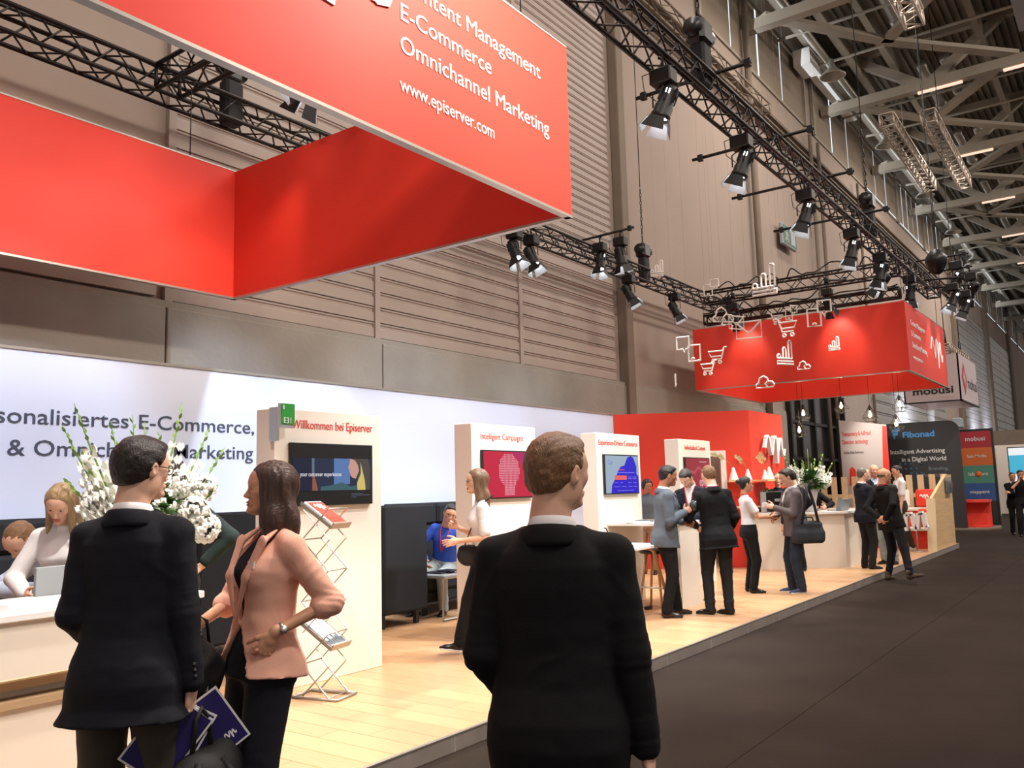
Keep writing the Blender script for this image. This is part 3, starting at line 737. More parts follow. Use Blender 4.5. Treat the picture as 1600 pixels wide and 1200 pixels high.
for x, w_ in ((16.6, .30), (61.5, 1.2), (76.5, 1.6), (92, 1.6)): b = MB(); b.box(x-w_/2, x+w_/2, YW-.22, YW+.02, 0, 18.3, bev=.02); W(b, 'pillar', MATS['pillar_paint'])
for x, r in ((25.2, .11), (31.4, .07), (32.4, .07), (38.1, .06)): b = MB(); b.tube([(x, YW-.2, 0), (x, YW-.2, 14.5 if x > 30 else 17.5)], r, 10); W(b, 'drain_pipe', MATS['pillar_paint'])
b = MB()
for (z, hh) in ((13.2, .10), (13.55, .06), (13.8, .10)): b.box(16.7, 61, YW-.16, YW+.02, z, z+hh)
W(b, 'cornice', MATS['pillar_paint'])
b = MB(); b.box(-8, 110, YW-.5, YW+.02, 17.6, 17.85); b.box(-8, 110, YW-.35, YW+.02, 17.85, 18.6); W(b, 'eaves_beam', MATS['steel_grey'])
# louvred bays far down the hall
for x0, x1 in ((62.3, 66.9), (67.0, 71.6), (71.7, 75.6), (77.5, 84), (84.1, 91)):
    z = 2.6
    while z < 12.6: board(x0, x1, z, .62, 'louver', YW-.02); z += .62
for x0, x1 in ((38.2, 44), (44.1, 50), (50.1, 56)):
    z = 2.6
    while z < 7.4: board(x0, x1, z, .5, 'louver', YW-.02); z += .5
# clerestory: bright daylight behind closed blinds, one window per bay
wi = 1
for bay, (x0, x1) in enumerate(((21.9, 31.4), (32.6, 40.), (40.2, 46.6), (46.9, 53.4), (53.8, 60.8), (62.2, 68.8), (69., 75.6), (77.6, 84), (84.4, 91), (93, 100), (100.4, 108))):
    wn = struct(empty('window_%d' % wi, (x0, YW, 15.0))); wi += 1
    b = MB(); b.box(0, x1-x0, .0, .02, 0, 2.4); b.build('pane', MATS['daylight'], wn)
    n_ = 4 if bay < 1 else 3 if bay < 3 else 5; wdt = (x1-x0)/n_
    for j in range(n_):
        g0 = (.13, .09, .17, .10, .14)[(j+bay) % 5]; zb = 0 if bay < 2 else .10
        b = MB(); b.box(j*wdt+g0, (j+1)*wdt-.01, -.022, -.008, zb, 2.4); b.build('blind', MATS['blind'], wn)
    b = MB()
    b.box(-.15, 0, -.12, 0, -.1, 2.5); b.box(x1-x0, x1-x0+.15, -.12, 0, -.1, 2.5); b.box(-.15, x1-x0+.15, -.04, 0, -.10, -.0)
    b.build('window_frame', MATS['steel_grey'], wn)
# dark glazed doors under the far box
dr = struct(empty('door_1', (27.3, YW-.13, 0)))
b = MB(); b.box(0, 6.3, .06, .1, 0, 5.1); b.build('pane', MATS['glass_dark'], dr)
b = MB()
for x in (0, 1.0, 2.5, 4.0, 5.2, 6.2): b.box(x-.06, x+.06, -.04, .06, 0, 5.1)
for z in (0, 2.35, 3.55, 5.05): b.box(0, 6.3, -.02, .06, z, z+.10)
b.build('door_frame', MATS['black_metal'], dr)
b = MB(); b.box(5.0, 6.2, -.12, -.02, 4.75, 4.95); b.build('door_closer', MATS['sign_grey'], dr)
b = MB(); b.box(33.7, 38.1, YW-.10, YW+.02, 0, 7.6); W(b, 'wall_panel', MATS['cladding'])

# ---------------------------------------------------------------- ceiling
cl = struct(empty('ceiling', (0, 0, 18.6)))
def Cc(b, name, mat): return b.build(name, mat, cl, loc=(0, 0, -18.6))
b = MB(); b.box(-8, 115, -30, 9.3, 18.6, 18.8); Cc(b, 'roof_deck', MATS['deck'])
bb = MB()
for i in range(150):
    y = 9-.26*i; bb.box(-8, 110, y, y+.09, 18.50, 18.6)
o = Cc(bb, 'deck_rib', MATS['deck']); o['kind'] = 'stuff'
for i in range(13):
    x = 1.5+8.05*i
    b = MB(); b.box(x-.18, x+.18, -30, 8.9, 16.0, 16.35); b.box(x-.14, x+.14, -30, 8.9, 17.9, 18.2); Cc(b, 'girder', MATS['steel_grey'])
    for y in (7.3, 1.2, -4.9, -11):                                            # K braces of each girder
        for dy in (-1, 1):
            b = MB(); yy = y-.6*dy; R = None
            p, q = Vector((x, y-2.2, 16.1)), Vector((x, y-2.2+dy*2.6, 18.0)); d = (q-p); n_ = Vector((0, -d.z, d.y)).normalized()*.16
            b.prism([(p.y+n_.y, p.z+n_.z), (q.y+n_.y, q.z+n_.z), (q.y-n_.y, q.z-n_.z), (p.y-n_.y, p.z-n_.z)], x-.15, x+.15, lambda u, v, w: (w, u, v)); Cc(b, 'girder_brace', MATS['steel_grey'])
    for y0, y1 in ((3.9, 5.4), (.6, 2.6), (-3.4, -1.4)):
        b = MB(); b.box(x-.05, x+.05, y0, y1, 15.9, 15.98); o = Cc(b, 'tube_light', MATS['tube_lamp'])
    if i < 12:                                                                   # flat diagonal bracing from the wall to the girders
        for (xa, ya, xb, yb) in ((x, 8.4, x+4.2, 5.6), (x+4.2, 5.6, x+8.05, 2.2), (x, 2.2, x+4.2, 5.6)):
            p, q = Vector((xa, ya, 0)), Vector((xb, yb, 0)); n_ = Vector((-(q-p).y, (q-p).x, 0)).normalized()*.20
            b = MB(); b.prism([(p.x+n_.x, p.y+n_.y), (q.x+n_.x, q.y+n_.y), (q.x-n_.x, q.y-n_.y), (p.x-n_.x, p.y-n_.y)], 16.36, 16.5); Cc(b, 'diagonal_brace', MATS['steel_grey'])
        for dx in (2.7, 5.4): b = MB(); b.tube([(x+dx, -30, 16.9), (x+dx, 8.8, 16.9)], .05, 6); Cc(b, 'sprinkler_pipe', MATS['steel_grey'])
        for y in (5.3, 4.5): b = MB(); b.tube([(x+.6, y, 17.3), (x+3.6+(y-4.5)*1.2, y, 17.3)], .19, 12); b.tube([(x+3.6+(y-4.5)*1.2, y, 17.3), (x+4.0+(y-4.5)*1.2, y, 17.3)], .24, 12); Cc(b, 'air_duct', MATS['duct'])
for y in (8.3, 7.4, 6.2, 3.2, .9, -1.8, -4.4): b = MB(); b.box(-8, 110, y-.11, y+.11, 17.3, 17.9); Cc(b, 'purlin', MATS['steel_grey'])
b = MB(); b.tube([(-8, 7.9, 17.0), (110, 7.9, 17.0)], .13, 10); Cc(b, 'supply_pipe', MATS['duct'])
for i in range(9):
    for j in range(3):
        b = MB(); x = 18+8.05*i; y = 1.2-1.9*j; b.box(x+.8, x+6.6, y-.75, y+.75, 16.7, 17.25); Cc(b, 'ceiling_panel', MATS['louver'])
for x in (29.7, 37.6, 45.7, 53.7, 61.7): b = MB(); b.lathe([(.08, .6), (.12, .3), (.42, .0), (.45, -.02), (.40, -.02), (.1, .2)], (x, 7.4, 15.7), 20); Cc(b, 'high_bay_lamp', MATS['duct'])
b = MB(); b.box(30., 31.2, 8.2, 8.8, 16.6, 17.2); b.box(31.2, 37, 8.35, 8.75, 16.9, 17.15); Cc(b, 'air_vent', MATS['white_paint'])

# ---------------------------------------------------------------- booth walls
b = MB(); b.box(-2, 14.25, 8.0, 8.06, S, 3.0); wb = struct(b.build('wall_banner', MATS['white_banner']))
b = MB(); b.box(-2, 14.25, 7.985, 8.07, 2.985, 3.012); b.build('banner_edge', MATS['alu'], wb)
fr = lambda x, z: ((x, 7.996, z), (1, 0, 0), (0, 0, 1))
text('banner_line', 'Personalisiertes', .205, fr(4.58, 2.325), MATS['text_slate'], wb, w=1.56, align='RIGHT', bold=.001)
text('banner_line', 'E-Commerce,', .205, fr(4.665, 2.325), MATS['text_slate'], wb, w=1.38, bold=.001)
text('banner_line', '& Omnichannel Marketing', .205, fr(3.455, 2.04), MATS['text_slate'], wb, w=2.59, bold=.001)
PA, PB, PC = Vector((14.27, 8.0, 0)), Vector((15.56, 5.84, 0)), Vector((17.29, 5.80, 0))
def wallseg(b, p, q, t, z0, z1):
    d = (q-p).normalized(); n_ = Vector((-d.y, d.x, 0))*t
    return b.prism([(p.x, p.y), (q.x, q.y), (q.x+n_.x, q.y+n_.y), (p.x+n_.x, p.y+n_.y)], z0, z1)
dAB = (PB-PA).normalized(); LAB = (PB-PA).length
# the doorway in the angled wall: from s0 to s1 along it
s0, s1, zt = 1.05, 1.95, 2.16
b = MB(); wallseg(b, PA, PA+dAB*s0, .08, S, 3.0); wallseg(b, PA+dAB*s1, PB, .08, S, 3.0); wallseg(b, PA+dAB*s0, PA+dAB*s1, .08, zt, 3.0)
wr = struct(b.build('wall_angled', MATS['red_wall']))
b = MB(); wallseg(b, PB, PC, .08, S, 3.0); wr2 = struct(b.build('wall_logo', MATS['red_wall']))
b = MB(); e_ = .06
for sa, sb, za, zb in ((s0-.10, s0, S, zt+.10), (s1, s1+.10, S, zt+.10), (s0, s1, zt, zt+.10)):
    nn = Vector((-dAB.y, dAB.x, 0)); p = PA+dAB*sa-nn*.03; q = PA+dAB*sb-nn*.03; wallseg(b, p, q, .14, za, zb)
d2 = struct(b.build('door_2', MATS['white_paint']))
b = MB(); nn = Vector((-dAB.y, dAB.x, 0)); p = PA+dAB*(s0-.4)+nn*1.1; q = PA+dAB*(s1+.5)+nn*1.1; wallseg(b, p, q, .05, S, 2.4); struct(b.build('wall_storeroom', MATS['steel_grey']))
# ---------------------------------------------------------------- hanging red frames
def redbox(x0, x1, y0, y1, z0, z1, label, inner, texts):
    r = empty('hanging_sign', (x0, y0, z0)); tag(r, label, 'sign', 'red hanging frames')
    L = (-x0, -y0, -z0); t = .05
    def B(nm, mat, *a):
        b = MB(); b.box(*a); return b.build(nm, mat, r, loc=L)
    f = B('front_panel', MATS['red_panel'], x0, x1, y0, y0+t, z0, z1)
    B('back_panel', MATS['red_panel'], x0, x1, y1-t, y1, z0, z1)
    sd = B('side_panel', MATS['red_panel'], x1-t, x1, y0+t, y1-t, z0, z1); s2 = B('side_panel', MATS['red_panel'], x0, x0+t, y0+t, y1-t, z0, z1)
    for a in ((x0, x1, y0-.004, y0+t+.004, z0-.02, z0), (x0, x1, y1-t-.004, y1+.004, z0-.02, z0), (x1-t-.004, x1+.004, y0, y1, z0-.02, z0), (x0-.004, x0+t+.004, y0, y1, z0-.02, z0),
              (x0, x1, y0-.004, y0+t+.004, z1, z1+.015), (x0, x1, y1-t-.004, y1+.004, z1, z1+.015)): B('frame_rail', MATS['alu'], *a)
    for x in (x0+.6, x1-.6):
        for y in (y0+.03, y1-.03):
            b = MB(); b.tube([(x, y, z1), (x, y, 6.0)], .006, 5); b.build('hanging_wire', MATS['black_metal'], r, loc=L)
    for (s, size, x, z, bold, sx) in texts:
        bold = 0.
        text('lettering', s, size, ((x-x0, -.003, z-z0), (1, 0, 0), (0, 0, 1)), MATS['text_white'], r, w=sx, bold=bold)
    return r
bigb = redbox(-1.4, 5.70, 3.50, 7.90, 3.80, 5.23, 'large red hanging frame lettered Content Management, largest of all in view', 0,
    [('Content Management', .165, 3.71, 4.80, .0022, 1.58), ('E-Commerce', .165, 3.71, 4.585, .0012, .94), ('Omnichannel Marketing', .165, 3.71, 4.37, .0012, 1.68), ('www.episerver.com', .135, 3.71, 4.11, .0, .97)])
smb = redbox(18.35, 22.60, 3.52, 8.10, 3.80, 5.21, 'smaller red hanging frame over the far end of the stage, behind white icons', 0,
    [('Content Management', .165, 18.77, 4.78, .0022, 1.47), ('E-Commerce', .165, 18.77, 4.55, .0012, .90), ('Omnichannel Marketing', .165, 18.77, 4.31, .0012, 1.50), ('www.episerver.com', .135, 18.77, 4.07, .0, .92)])
# the booth's wave emblem: one ribbon drawn up and down
def emblem(name, fr, w, mat, parent, th=.03, depth=.02, label=None):
    """fr maps (u, v, d) in a unit-wide drawing to the place"""
    pts = [(.02, .56), (.13, .93), (.18, .99), (.235, .93), (.30, .50), (.345, .30), (.40, .50), (.50, .93), (.555, .99), (.60, .90), (.602, .0), (.66, .45), (.80, .92), (.845, .92), (.86, .50), (.90, .27), (.95, .30), (1.0, .52)]
    b = MB()
    for i in range(len(pts)-1):
        (x0, y0), (x1, y1) = pts[i], pts[i+1]; dx, dy = x1-x0, y1-y0; L = math.hypot(dx, dy)
        if L < 1e-6: continue
        nx, ny = -dy/L*th, dx/L*th; ex, ey = dx/L*th*.6, dy/L*th*.6
        b.prism([(x0+nx-ex, y0+ny-ey), (x0-nx-ex, y0-ny-ey), (x1-nx+ex, y1-ny+ey), (x1+nx+ex, y1+ny+ey)], 0, depth*(1+.05*i), fr)
    return b.build(name, mat, parent)
emblem('emblem', lambda u, v, d: (20.75-18.35+1.35*u, -.002-d, (4.16-3.80)+.66*v), 1, MATS['text_white'], smb, .030, .006)
emblem('emblem', lambda u, v, d: (2.34+1.4+1.30*u, -.002-d, (4.43-3.80)+.66*v), 1, MATS['text_white'], bigb, .035, .006)
e3 = emblem('wall_emblem', lambda u, v, d: (15.98+.98*u, 5.76-d, 2.02+.52*v), 1, MATS['white_gloss'], None, .032, .06)
tag(e3, 'white raised wave emblem mounted on the red wall above the shelf', 'emblem')

# ---------------------------------------------------------------- trusses
def truss(label, p0, p1, w, h, mat, name='lighting_truss', group='black lighting trusses', pitch=.5, r=.025, rb=.011, tri=False, ties=()):
    p0, p1 = Vector(p0), Vector(p1); d = (p1-p0); L = d.length; d.normalize(); s = Vector((0, 0, 1)).cross(d).normalized(); u = Vector((0, 0, 1))
    t = empty(name, p0); tag(t, label, 'truss', group); C4 = [s*a*w/2+u*b_*h/2 for a, b_ in ((-1, -1), (1, -1), (1, 1), (-1, 1))]
    for c in C4:
        b = MB(); b.tube([c, c+d*L], r, 8); b.build('chord', mat, t)
    b = MB(); n_ = max(2, int(L/pitch))
    for k in range(4):
        c0, c1 = C4[k], C4[(k+1) % 4]
        for i in range(n_):
            a, e = i*L/n_, (i+.5)*L/n_; f_ = (i+1)*L/n_
            b.tube([c0+d*a, c1+d*e], rb, 5); b.tube([c1+d*e, c0+d*f_], rb, 5)
    for a in ties: b.tube([d*a, d*a+u*2.02], .012, 4)
    for a in (0, L):
        for k in range(4): b.tube([C4[k]+d*a, C4[(k+1) % 4]+d*a], r*.8, 6)
    o = b.build('lattice_brace', mat, t); o['kind'] = 'stuff'; return t
TB = MATS['truss_black']
truss('long black box truss over the front edge of the stage carrying spotlights', (-1.6, 3.66, 6.14), (22.6, 3.66, 6.14), .28, .28, TB)
truss('long black box truss running along the hall wall above the white banner', (-1.6, 8.30, 6.14), (22.4, 8.30, 6.14), .28, .28, TB)
truss('black cross truss above the white icons, joining the two long trusses', (19.4, 3.80, 6.14), (19.4, 8.16, 6.14), .28, .28, TB)
truss('black cross truss inside the large red hanging frame', (5.0, 3.80, 6.14), (5.0, 8.16, 6.14), .28, .28, TB)
truss('dark truss just over the top edge of the smaller red frame', (18.9, 3.7, 5.50), (18.9, 8.0, 5.50), .2, .2, TB, pitch=.35)
TS = MATS['truss_silver']
truss('pale lattice truss high under the roof, nearer the hall wall', (30.6, 5.95, 14.), (39.0, 6.1, 14.), .45, .45, TS, group='pale roof trusses', pitch=.6, r=.035, rb=.018, ties=(3.1,))
truss('pale lattice truss high under the roof, farther from the hall wall', (31.2, 4.75, 14.), (39.6, 4.85, 14.), .45, .45, TS, group='pale roof trusses', pitch=.6, r=.035, rb=.018, ties=(2.5,))
truss('short end of a pale lattice truss at the top edge of the view', (19.5, 3.8, 14.), (24.2, 3.8, 14.), .45, .45, TS, group='pale roof trusses', pitch=.6, r=.035, rb=.018)
# walkway rail along the clerestory wall
truss('thin pale ladder rail fixed along the hall wall below the blinds', (17.2, 8.45, 13.3), (25.6, 8.45, 13.3), .25, .3, MATS['pillar_paint'], name='cable_ladder', group=None, pitch=1.2, r=.03, rb=.015)

# ---------------------------------------------------------------- spotlights
def make_spot():
    r = empty('spotlight', (0, 0, 0))
    b = MB(); b.box(-.10, .10, -.13, .13, -.30, -.12, bev=.015); b.tube([(0, 0, -.12), (0, 0, .02)], .018, 8); b.tube([(0, -.05, .05), (.05, 0, .02), (0, .05, .05)], .02, 6); b.build('ballast_box', MATS['black_metal'], r)
    b = MB(); b.tube([(0, -.14, -.52), (0, -.14, -.36), (0, -.05, -.31), (0, .05, -.31), (0, .14, -.36), (0, .14, -.52)], .010, 6); b.build('yoke', MATS['black_metal'], r)
    cable = MB(); cable.tube([(-.08, .10, -.15), (-.2, .16, -.22), (-.2, .14, -.42), (-.08, .06, -.5)], .006, 5); cable.build('cable', MATS['black_metal'], r)
    c = MB(); c.lathe([(.03, .24), (.08, .22), (.095, .16), (.095, .0), (.105, -.01), (.105, -.10), (.115, -.11), (.115, -.16), (.104, -.16), (.098, -.10), (.03, -.08)], (0, 0, 0), 18)
    for k in range(6):
        a = k*math.pi/3; c.box(.088, .108, -.012, .012, .04, .2, R=Matrix.Rotation(a, 3, 'Z'))
    can = c.build('lamp_head', MATS['black_metal'], r, loc=(0, 0, -.54))
    q = MB(); q.lathe([(.0, -.118), (.09, -.12), (.09, -.13), (0, -.14)], (0, 0, 0), 18); q.build('lens', MATS['lamp_lens'], can)
    q = MB()
    q.box(-.10, -.07, -.022, .022, .12, .17)
    q.build('vent_slot', MATS['lamp_lens'], can)
    for k in range(4):
        a = k*math.pi/2; q = MB(); w0, w1, l = .08, (.105 if k % 2 else .13), .17; tl = .34
        p = [(.115, -w0, -.16), (.115, w0, -.16), (.115+l*math.sin(tl), w1, -.16-l*math.cos(tl)), (.115+l*math.sin(tl), -w1, -.16-l*math.cos(tl))]
        R3 = Matrix.Rotation(a, 3, 'Z'); o_ = Vector((.004, 0, .001)); vs = [R3 @ Vector(v) for v in p]+[R3 @ (Vector(v)+o_) for v in p]
        q.add(vs[:4], [(0, 1, 2, 3)], 0); q.add(vs[4:], [(3, 2, 1, 0)], 1); q.add(vs, [(0, 1, 5, 4), (1, 2, 6, 5), (2, 3, 7, 6), (3, 0, 4, 7)], 1)
        o = q.build('barn_door', [MATS['barn_inner'], MATS['black_metal']], can)
    return r
SP = None
def fixture(loc, tgt, e, label, ang=55, col=(.93, .96, 1.), group='stage spotlights', light=True, sc=.92):
    global SP
    if SP is None: SP = make_spot(); o = SP
    else: o = copy_tree(SP)
    loc = Vector(loc); o.location = loc; o.scale = (sc,)*3; tag(o, label, 'spotlight', group)
    can = [c for c in o.children if c.name.startswith('lamp_head')][0]
    hp = loc+Vector((0, 0, -.54*sc)); d = Vector(tgt)-hp; can.rotation_euler = d.to_track_quat('-Z', 'Y').to_euler()
    o.rotation_euler = (0, 0, 0)
    if light: spot('spot_light_beam', hp+d.normalized()*.22*sc, tgt, e, ang, .7, col, .07)
    return o
CB = (.66, .78, 1.); CW = (.86, .92, 1.); WM = (1., .87, .70); NW = (1., .93, .84)
K = .8
fixture((7.75, 3.60, 6.00), (7.0, 5.9, 0.), 1150*K, 'spotlight with open flaps under the front truss, first right of the large frame', 85, CW)
fixture((9.9, 3.60, 6.00), (9.3, 5.8, 0.), 900*K, 'second spotlight under the front truss from the large frame', 85, CW)
fixture((12.4, 3.60, 6.00), (11.9, 5.6, .0), 800*K, 'spotlight under the front truss in front of the green exit sign', 60, NW)
fixture((14.9, 3.60, 6.00), (14.6, 5.2, .0), 700*K, 'spotlight under the front truss left of the cross truss joint', 65, NW)
fixture((16.9, 3.60, 6.00), (17.0, 5.4, .0), 700*K, 'spotlight under the front truss just left of the cross truss lamp', 60, NW)
fixture((17.7, 3.78, 5.98), (18.2, 5.6, 3.2), 60*K, 'spotlight close behind the front truss over the smaller frame corner', 60, NW)
fixture((19.2, 3.55, 6.00), (20.4, 4.4, .4), 700*K, 'spotlight under the truss right at the smaller frame top corner', 65, NW)
fixture((20.9, 3.00, 6.05), (20.6, 3.52, 4.4), 60*K, 'spotlight above the lettered side of the smaller frame, nearer one', 60, WM)
fixture((21.9, 2.90, 6.05), (21.8, 3.52, 4.3), 60*K, 'spotlight above the lettered side of the smaller frame, farther one', 60, WM)
fixture((14.1, 8.05, 6.44), (13.2, 8.0, 1.8), 60*K, 'left spotlight of the pair on the crossbar by the hall wall', 50, CW)
fixture((14.1, 7.60, 6.46), (14.9, 7.2, 1.8), 120*K, 'right spotlight of the pair on the crossbar by the hall wall', 50, CW)
fixture((15.35, 8.12, 6.05), (16.2, 6.4, 1.8), 140*K, 'spotlight under the wall truss just below the crossbar pair', 55, NW)
fixture((17.5, 8.12, 6.05), (18.2, 6.6, 2.), 140*K, 'spotlight under the wall truss left of the floating icons', 55, NW)
fixture((18.75, 7.35, 6.05), (18.6, 7.35, 4.5), 12*K, 'spotlight on the cross truss left end aimed at the red frame', 95, WM, sc=.9)
fixture((17.75, 6.85, 5.65), (18.35, 6.80, 4.6), 34*K, 'small spotlight washing the left part of the smaller frame', 80, WM, sc=.8)
fixture((17.75, 4.85, 5.65), (18.35, 4.80, 4.6), 34*K, 'small spotlight washing the right part of the smaller frame', 80, WM, sc=.8)
fixture((5.05, 5.95, 6.05), (2.9, 7.9, 3.5), 35*K, 'front lamp of the pair inside the large frame', 45, WM)
fixture((5.35, 6.25, 6.10), (5.2, 7.6, 3.4), 110*K, 'rear lamp of the pair inside the large frame', 55, WM)
fixture((5.60, 5.3, 6.05), (3.9, 7.9, 3.4), 90*K, 'bright spotlight peeping over the side panel of the large frame', 50, (1, .9, .8))
fixture((2.55, 8.15, 6.05), (1.8, 5.4, 1.0), 300*K, 'spotlight at the left end of the wall truss in view', 60, CW)
fixture((11.4, 8.15, 6.10), (11.2, 6.2, .6), 220*K, 'left lamp of the pair just under the large frame corner on the wall truss', 60, CW)
fixture((11.9, 8.15, 6.10), (12.2, 6.2, .6), 220*K, 'right lamp of the pair just under the large frame corner on the wall truss', 60, CW)
# fixtureless beams added to light the banner, towers, floor and the large frame
for i, (l, t_, e, a, c) in enumerate((((.6, 4.4, 5.5), (1.6, 8, 1.8), 430, 46, CB), ((3.0, 4.6, 5.5), (3.4, 8, 2.2), 640, 42, CB), ((6.2, 4.6, 5.7), (6.2, 8, 2.4), 900, 42, CB), ((9.4, 5.2, 5.8), (9.4, 8, 2.3), 420, 60, CB), ((12.6, 5.2, 5.8), (12.4, 8, 2.2), 300, 55, CB), ((5.0, 3.9, 3.75), (5.05, 5.6, 1.5), 90, 80, NW),
        ((2.2, 3.75, 5.4), (2.5, 5.1, .9), 900, 70, NW), ((4.8, 7.2, 5.9), (3.75, 4.45, .1), 1150, 40, (1., .94, .84)), ((7.2, 4.6, 5.9), (6.4, 4.6, .1), 700, 62, WM), ((9.0, 6.9, 5.9), (9.0, 4.6, .1), 800, 65, WM),
        ((3.9, 1.2, 6.4), (4.1, 3.5, 4.8), 260, 48, (1, .85, .7)), ((1.6, 1.2, 6.4), (1.6, 3.5, 4.6), 160, 60, (1, .85, .75)), ((12.6, 6.9, 5.9), (12.4, 4.6, .6), 600, 65, WM), ((16.5, 1.6, 6.0), (16.3, 5.6, 1.6), 600, 60, WM))):
    spot('stage_fill_beam', l, t_, e, a, .7, c, .08)
area('frame_fill_light', (4.9, 1.6, 6.3), (5.1, 3.5, 4.3), 1.6, .3, 115, (1., .86, .74), 120)  # unseen fill panel added to brighten the lettered front of the large frame
spot('aisle_fill_beam', (4.6, 2.2, 6.3), (2.45, 2.95, 1.2), 900, 40, .8, (1., .93, .86), .12)  # added fill for the people in the foreground; no lamp hangs here
for xx, yy in ((27, 3.4), (27, 6.6)): spot('neighbour_fill_beam', (xx, yy, 3.8), (31, yy*.6+2.4, 2.0), 260, 70, .8, (1., .95, .9), .1)  # beams added to brighten the neighbouring booth wall, without any lamp
for xx in (44, 52, 66, 72): spot('wall_washer_beam', (xx, 7.4, 3.4), (xx+.5, 9, 4.6), 1500, 120, .9, (.80, .85, 1.), .2)
spot('frame_wash_beam', (4.15, 3.05, 5.75), (4.15, 3.5, 4.95), 46, 80, .9, (1., .72, .36), .05)

# crossbars on the front truss, hoists, chains
def bar(label, a, c, r=.024, group='black crossbars on the front truss'):
    t = empty('crossbar', a); tag(t, label, 'bar', group); a, c = Vector(a), Vector(c)
    b = MB(); b.tube([Vector((0, 0, 0)), c-a], r, 8); b.build('tube', MATS['black_metal'], t)
    for f in (.03, .93):
        q = MB(); q.box(-.03, .03, -.04, .04, -.05, .05, bev=.008); q.build('clamp', MATS['black_metal'], t, loc=(c-a)*f)
for x, lab, ya in ((9.0, 'black crossbar beside the first spotlight of the front truss', 4.55), (11.3, 'black crossbar left of the second spotlight of the front truss', 4.85), (13.3, 'black crossbar right of the second spotlight, ending in a knob', 5.05), (15.6, 'black crossbar above the green exit sign', 5.15)):
    bar(lab, (x, 3.1, 6.33), (x, ya, 6.33))
bar('black crossbar carrying the spotlight pair near the hall wall', (14.1, 8.6, 6.46), (14.1, 7.3, 6.50), group=None)
bar('upper black crossbar beyond the right end of the front truss', (23.14, 4.3, 7.1), (23.14, 2.9, 7.1), group=None)
bar('lower black crossbar beyond the right end of the front truss', (23.14, 4.2, 6.76), (23.14, 2.85, 6.76), group=None)
fixture((23.14, 3.2, 7.07), (24.5, 5.5, 3.2), 60, 'large spotlight on the upper crossbar at the far right end', 60, NW, sc=1.1)
fixture((23.14, 2.92, 6.74), (25.5, 5.5, 2.6), 60, 'large spotlight lowest at the far right end of the rig', 60, NW, sc=1.1)
bar('black crossbar above the lettered side of the smaller frame', (20.9, 2.75, 6.05), (20.9, 3.75, 6.12)); bar('second black crossbar above the lettered side of the smaller frame', (21.9, 2.7, 6.05), (21.9, 3.75, 6.12))
bar('thin black arm reaching out from the cross truss to the left, nearer the hall wall', (17.7, 6.85, 5.72), (19.3, 6.85, 6.05), group=None); bar('thin black arm reaching out from the cross truss to the left, nearer the aisle', (17.7, 4.85, 5.72), (19.3, 4.85, 6.05), group=None)
bar('black bar across the smaller red frame from which the cage lamps hang', (20.5, 3.54, 5.18), (20.5, 8.08, 5.18), group=None)
def hoist(label, loc, top, big=1.):
    t = empty('chain_hoist', loc); tag(t, label, 'hoist', 'chain hoists')
    b = MB(); b.box(-.16*big, .16*big, -.12*big, .12*big, .1, .42, bev=.05); b.tube([(-.2*big, 0, .28), (.24*big, 0, .28)], .11*big, 12); b.build('motor', MATS['black_plastic'], t)
    b = MB(); b.box(-.12, .12, -.20, -.02, -.42, .12, bev=.03); b.build('chain_bag', MATS['bag_black'], t, loc=(.0, .1, 0))
    b = MB()
    n_ = 14
    for i in range(n_):
        z = .45+i*.09; pts = [(.02*math.cos(a), 0, z+.055*math.sin(a)) if i % 2 else (0, .02*math.cos(a), z+.055*math.sin(a)) for a in np.linspace(0, 2*math.pi, 9)[:-1]]; b.tube(pts, .008, 5, close=True)
    b.build('chain', MATS['black_metal'], t); t.children[-1]['kind'] = 'stuff'
    b = MB(); b.tube([(0, 0, .45+n_*.09), (0, 0, top-loc[2])], .010, 5); b.build('cable', MATS['black_metal'], t)
    b = MB(); b.tube([(0, 0, .1), (0, 0, -.02), (.05, 0, -.08), (.0, 0, -.13), (-.05, 0, -.08)], .016, 6); b.build('hook', MATS['black_metal'], t)
hoist('black chain hoist on the front truss at the top edge of the view', (8.9, 3.66, 6.55), 15.9)
hoist('black chain hoist on the front truss below the clerestory blinds', (16.5, 3.66, 6.55), 15.9)
hoist('black chain hoist on the wall truss beside the crossbar lamp pair', (16.4, 8.3, 6.45), 15.9)
hoist('black chain hoist above the lamps inside the large red frame', (5.9, 8.3, 6.40), 15.9, .8)
b = MB(); b.lathe([(.05, .35), (.12, .3), (.26, .12), (.26, .02), (.14, -.25), (.06, -.30)], (0, 0, 0), 16); b.tube([(0, 0, .3), (0, 0, 9.)], .008, 6); o = b.build('hoist_motor', MATS['black_plastic'], None, loc=(22.97, 3.6, 6.95)); tag(o, 'dark drum motor hanging at the far right end of the front truss', 'hoist')
# messy cables lying on the trusses
def cable(label, pts, r=.012, mat='black_metal'):
    b = MB(); P = [Vector(p) for p in pts]; out = []
    for i in range(len(P)-1):
        for j in range(6):
            t = j/6; a = P[max(i-1, 0)]; q = P[i]; c = P[i+1]; d = P[min(i+2, len(P)-1)]
            out.append(.5*((2*q)+(-a+c)*t+(2*a-5*q+4*c-d)*t*t+(-a+3*q-3*c+d)*t**3))
    out.append(P[-1]); b.tube(out, r, 6); o = b.build('power_cable', MATS[mat]); tag(o, label, 'cable'); return o
rr = random.Random(9)
for nm, y0, y1, x, z in (('tangled black cables lying on top of the cross truss', 3.9, 7.8, 19.4, 6.34), ('loose black cables along the top edge of the smaller red frame', 3.7, 8.0, 18.75, 5.64)):
    cable(nm, [(x+rr.uniform(-.12, .12), y0+(y1-y0)*i/22, z+rr.choice((0, 0, .04, .16, .02))) for i in range(23)], .016)
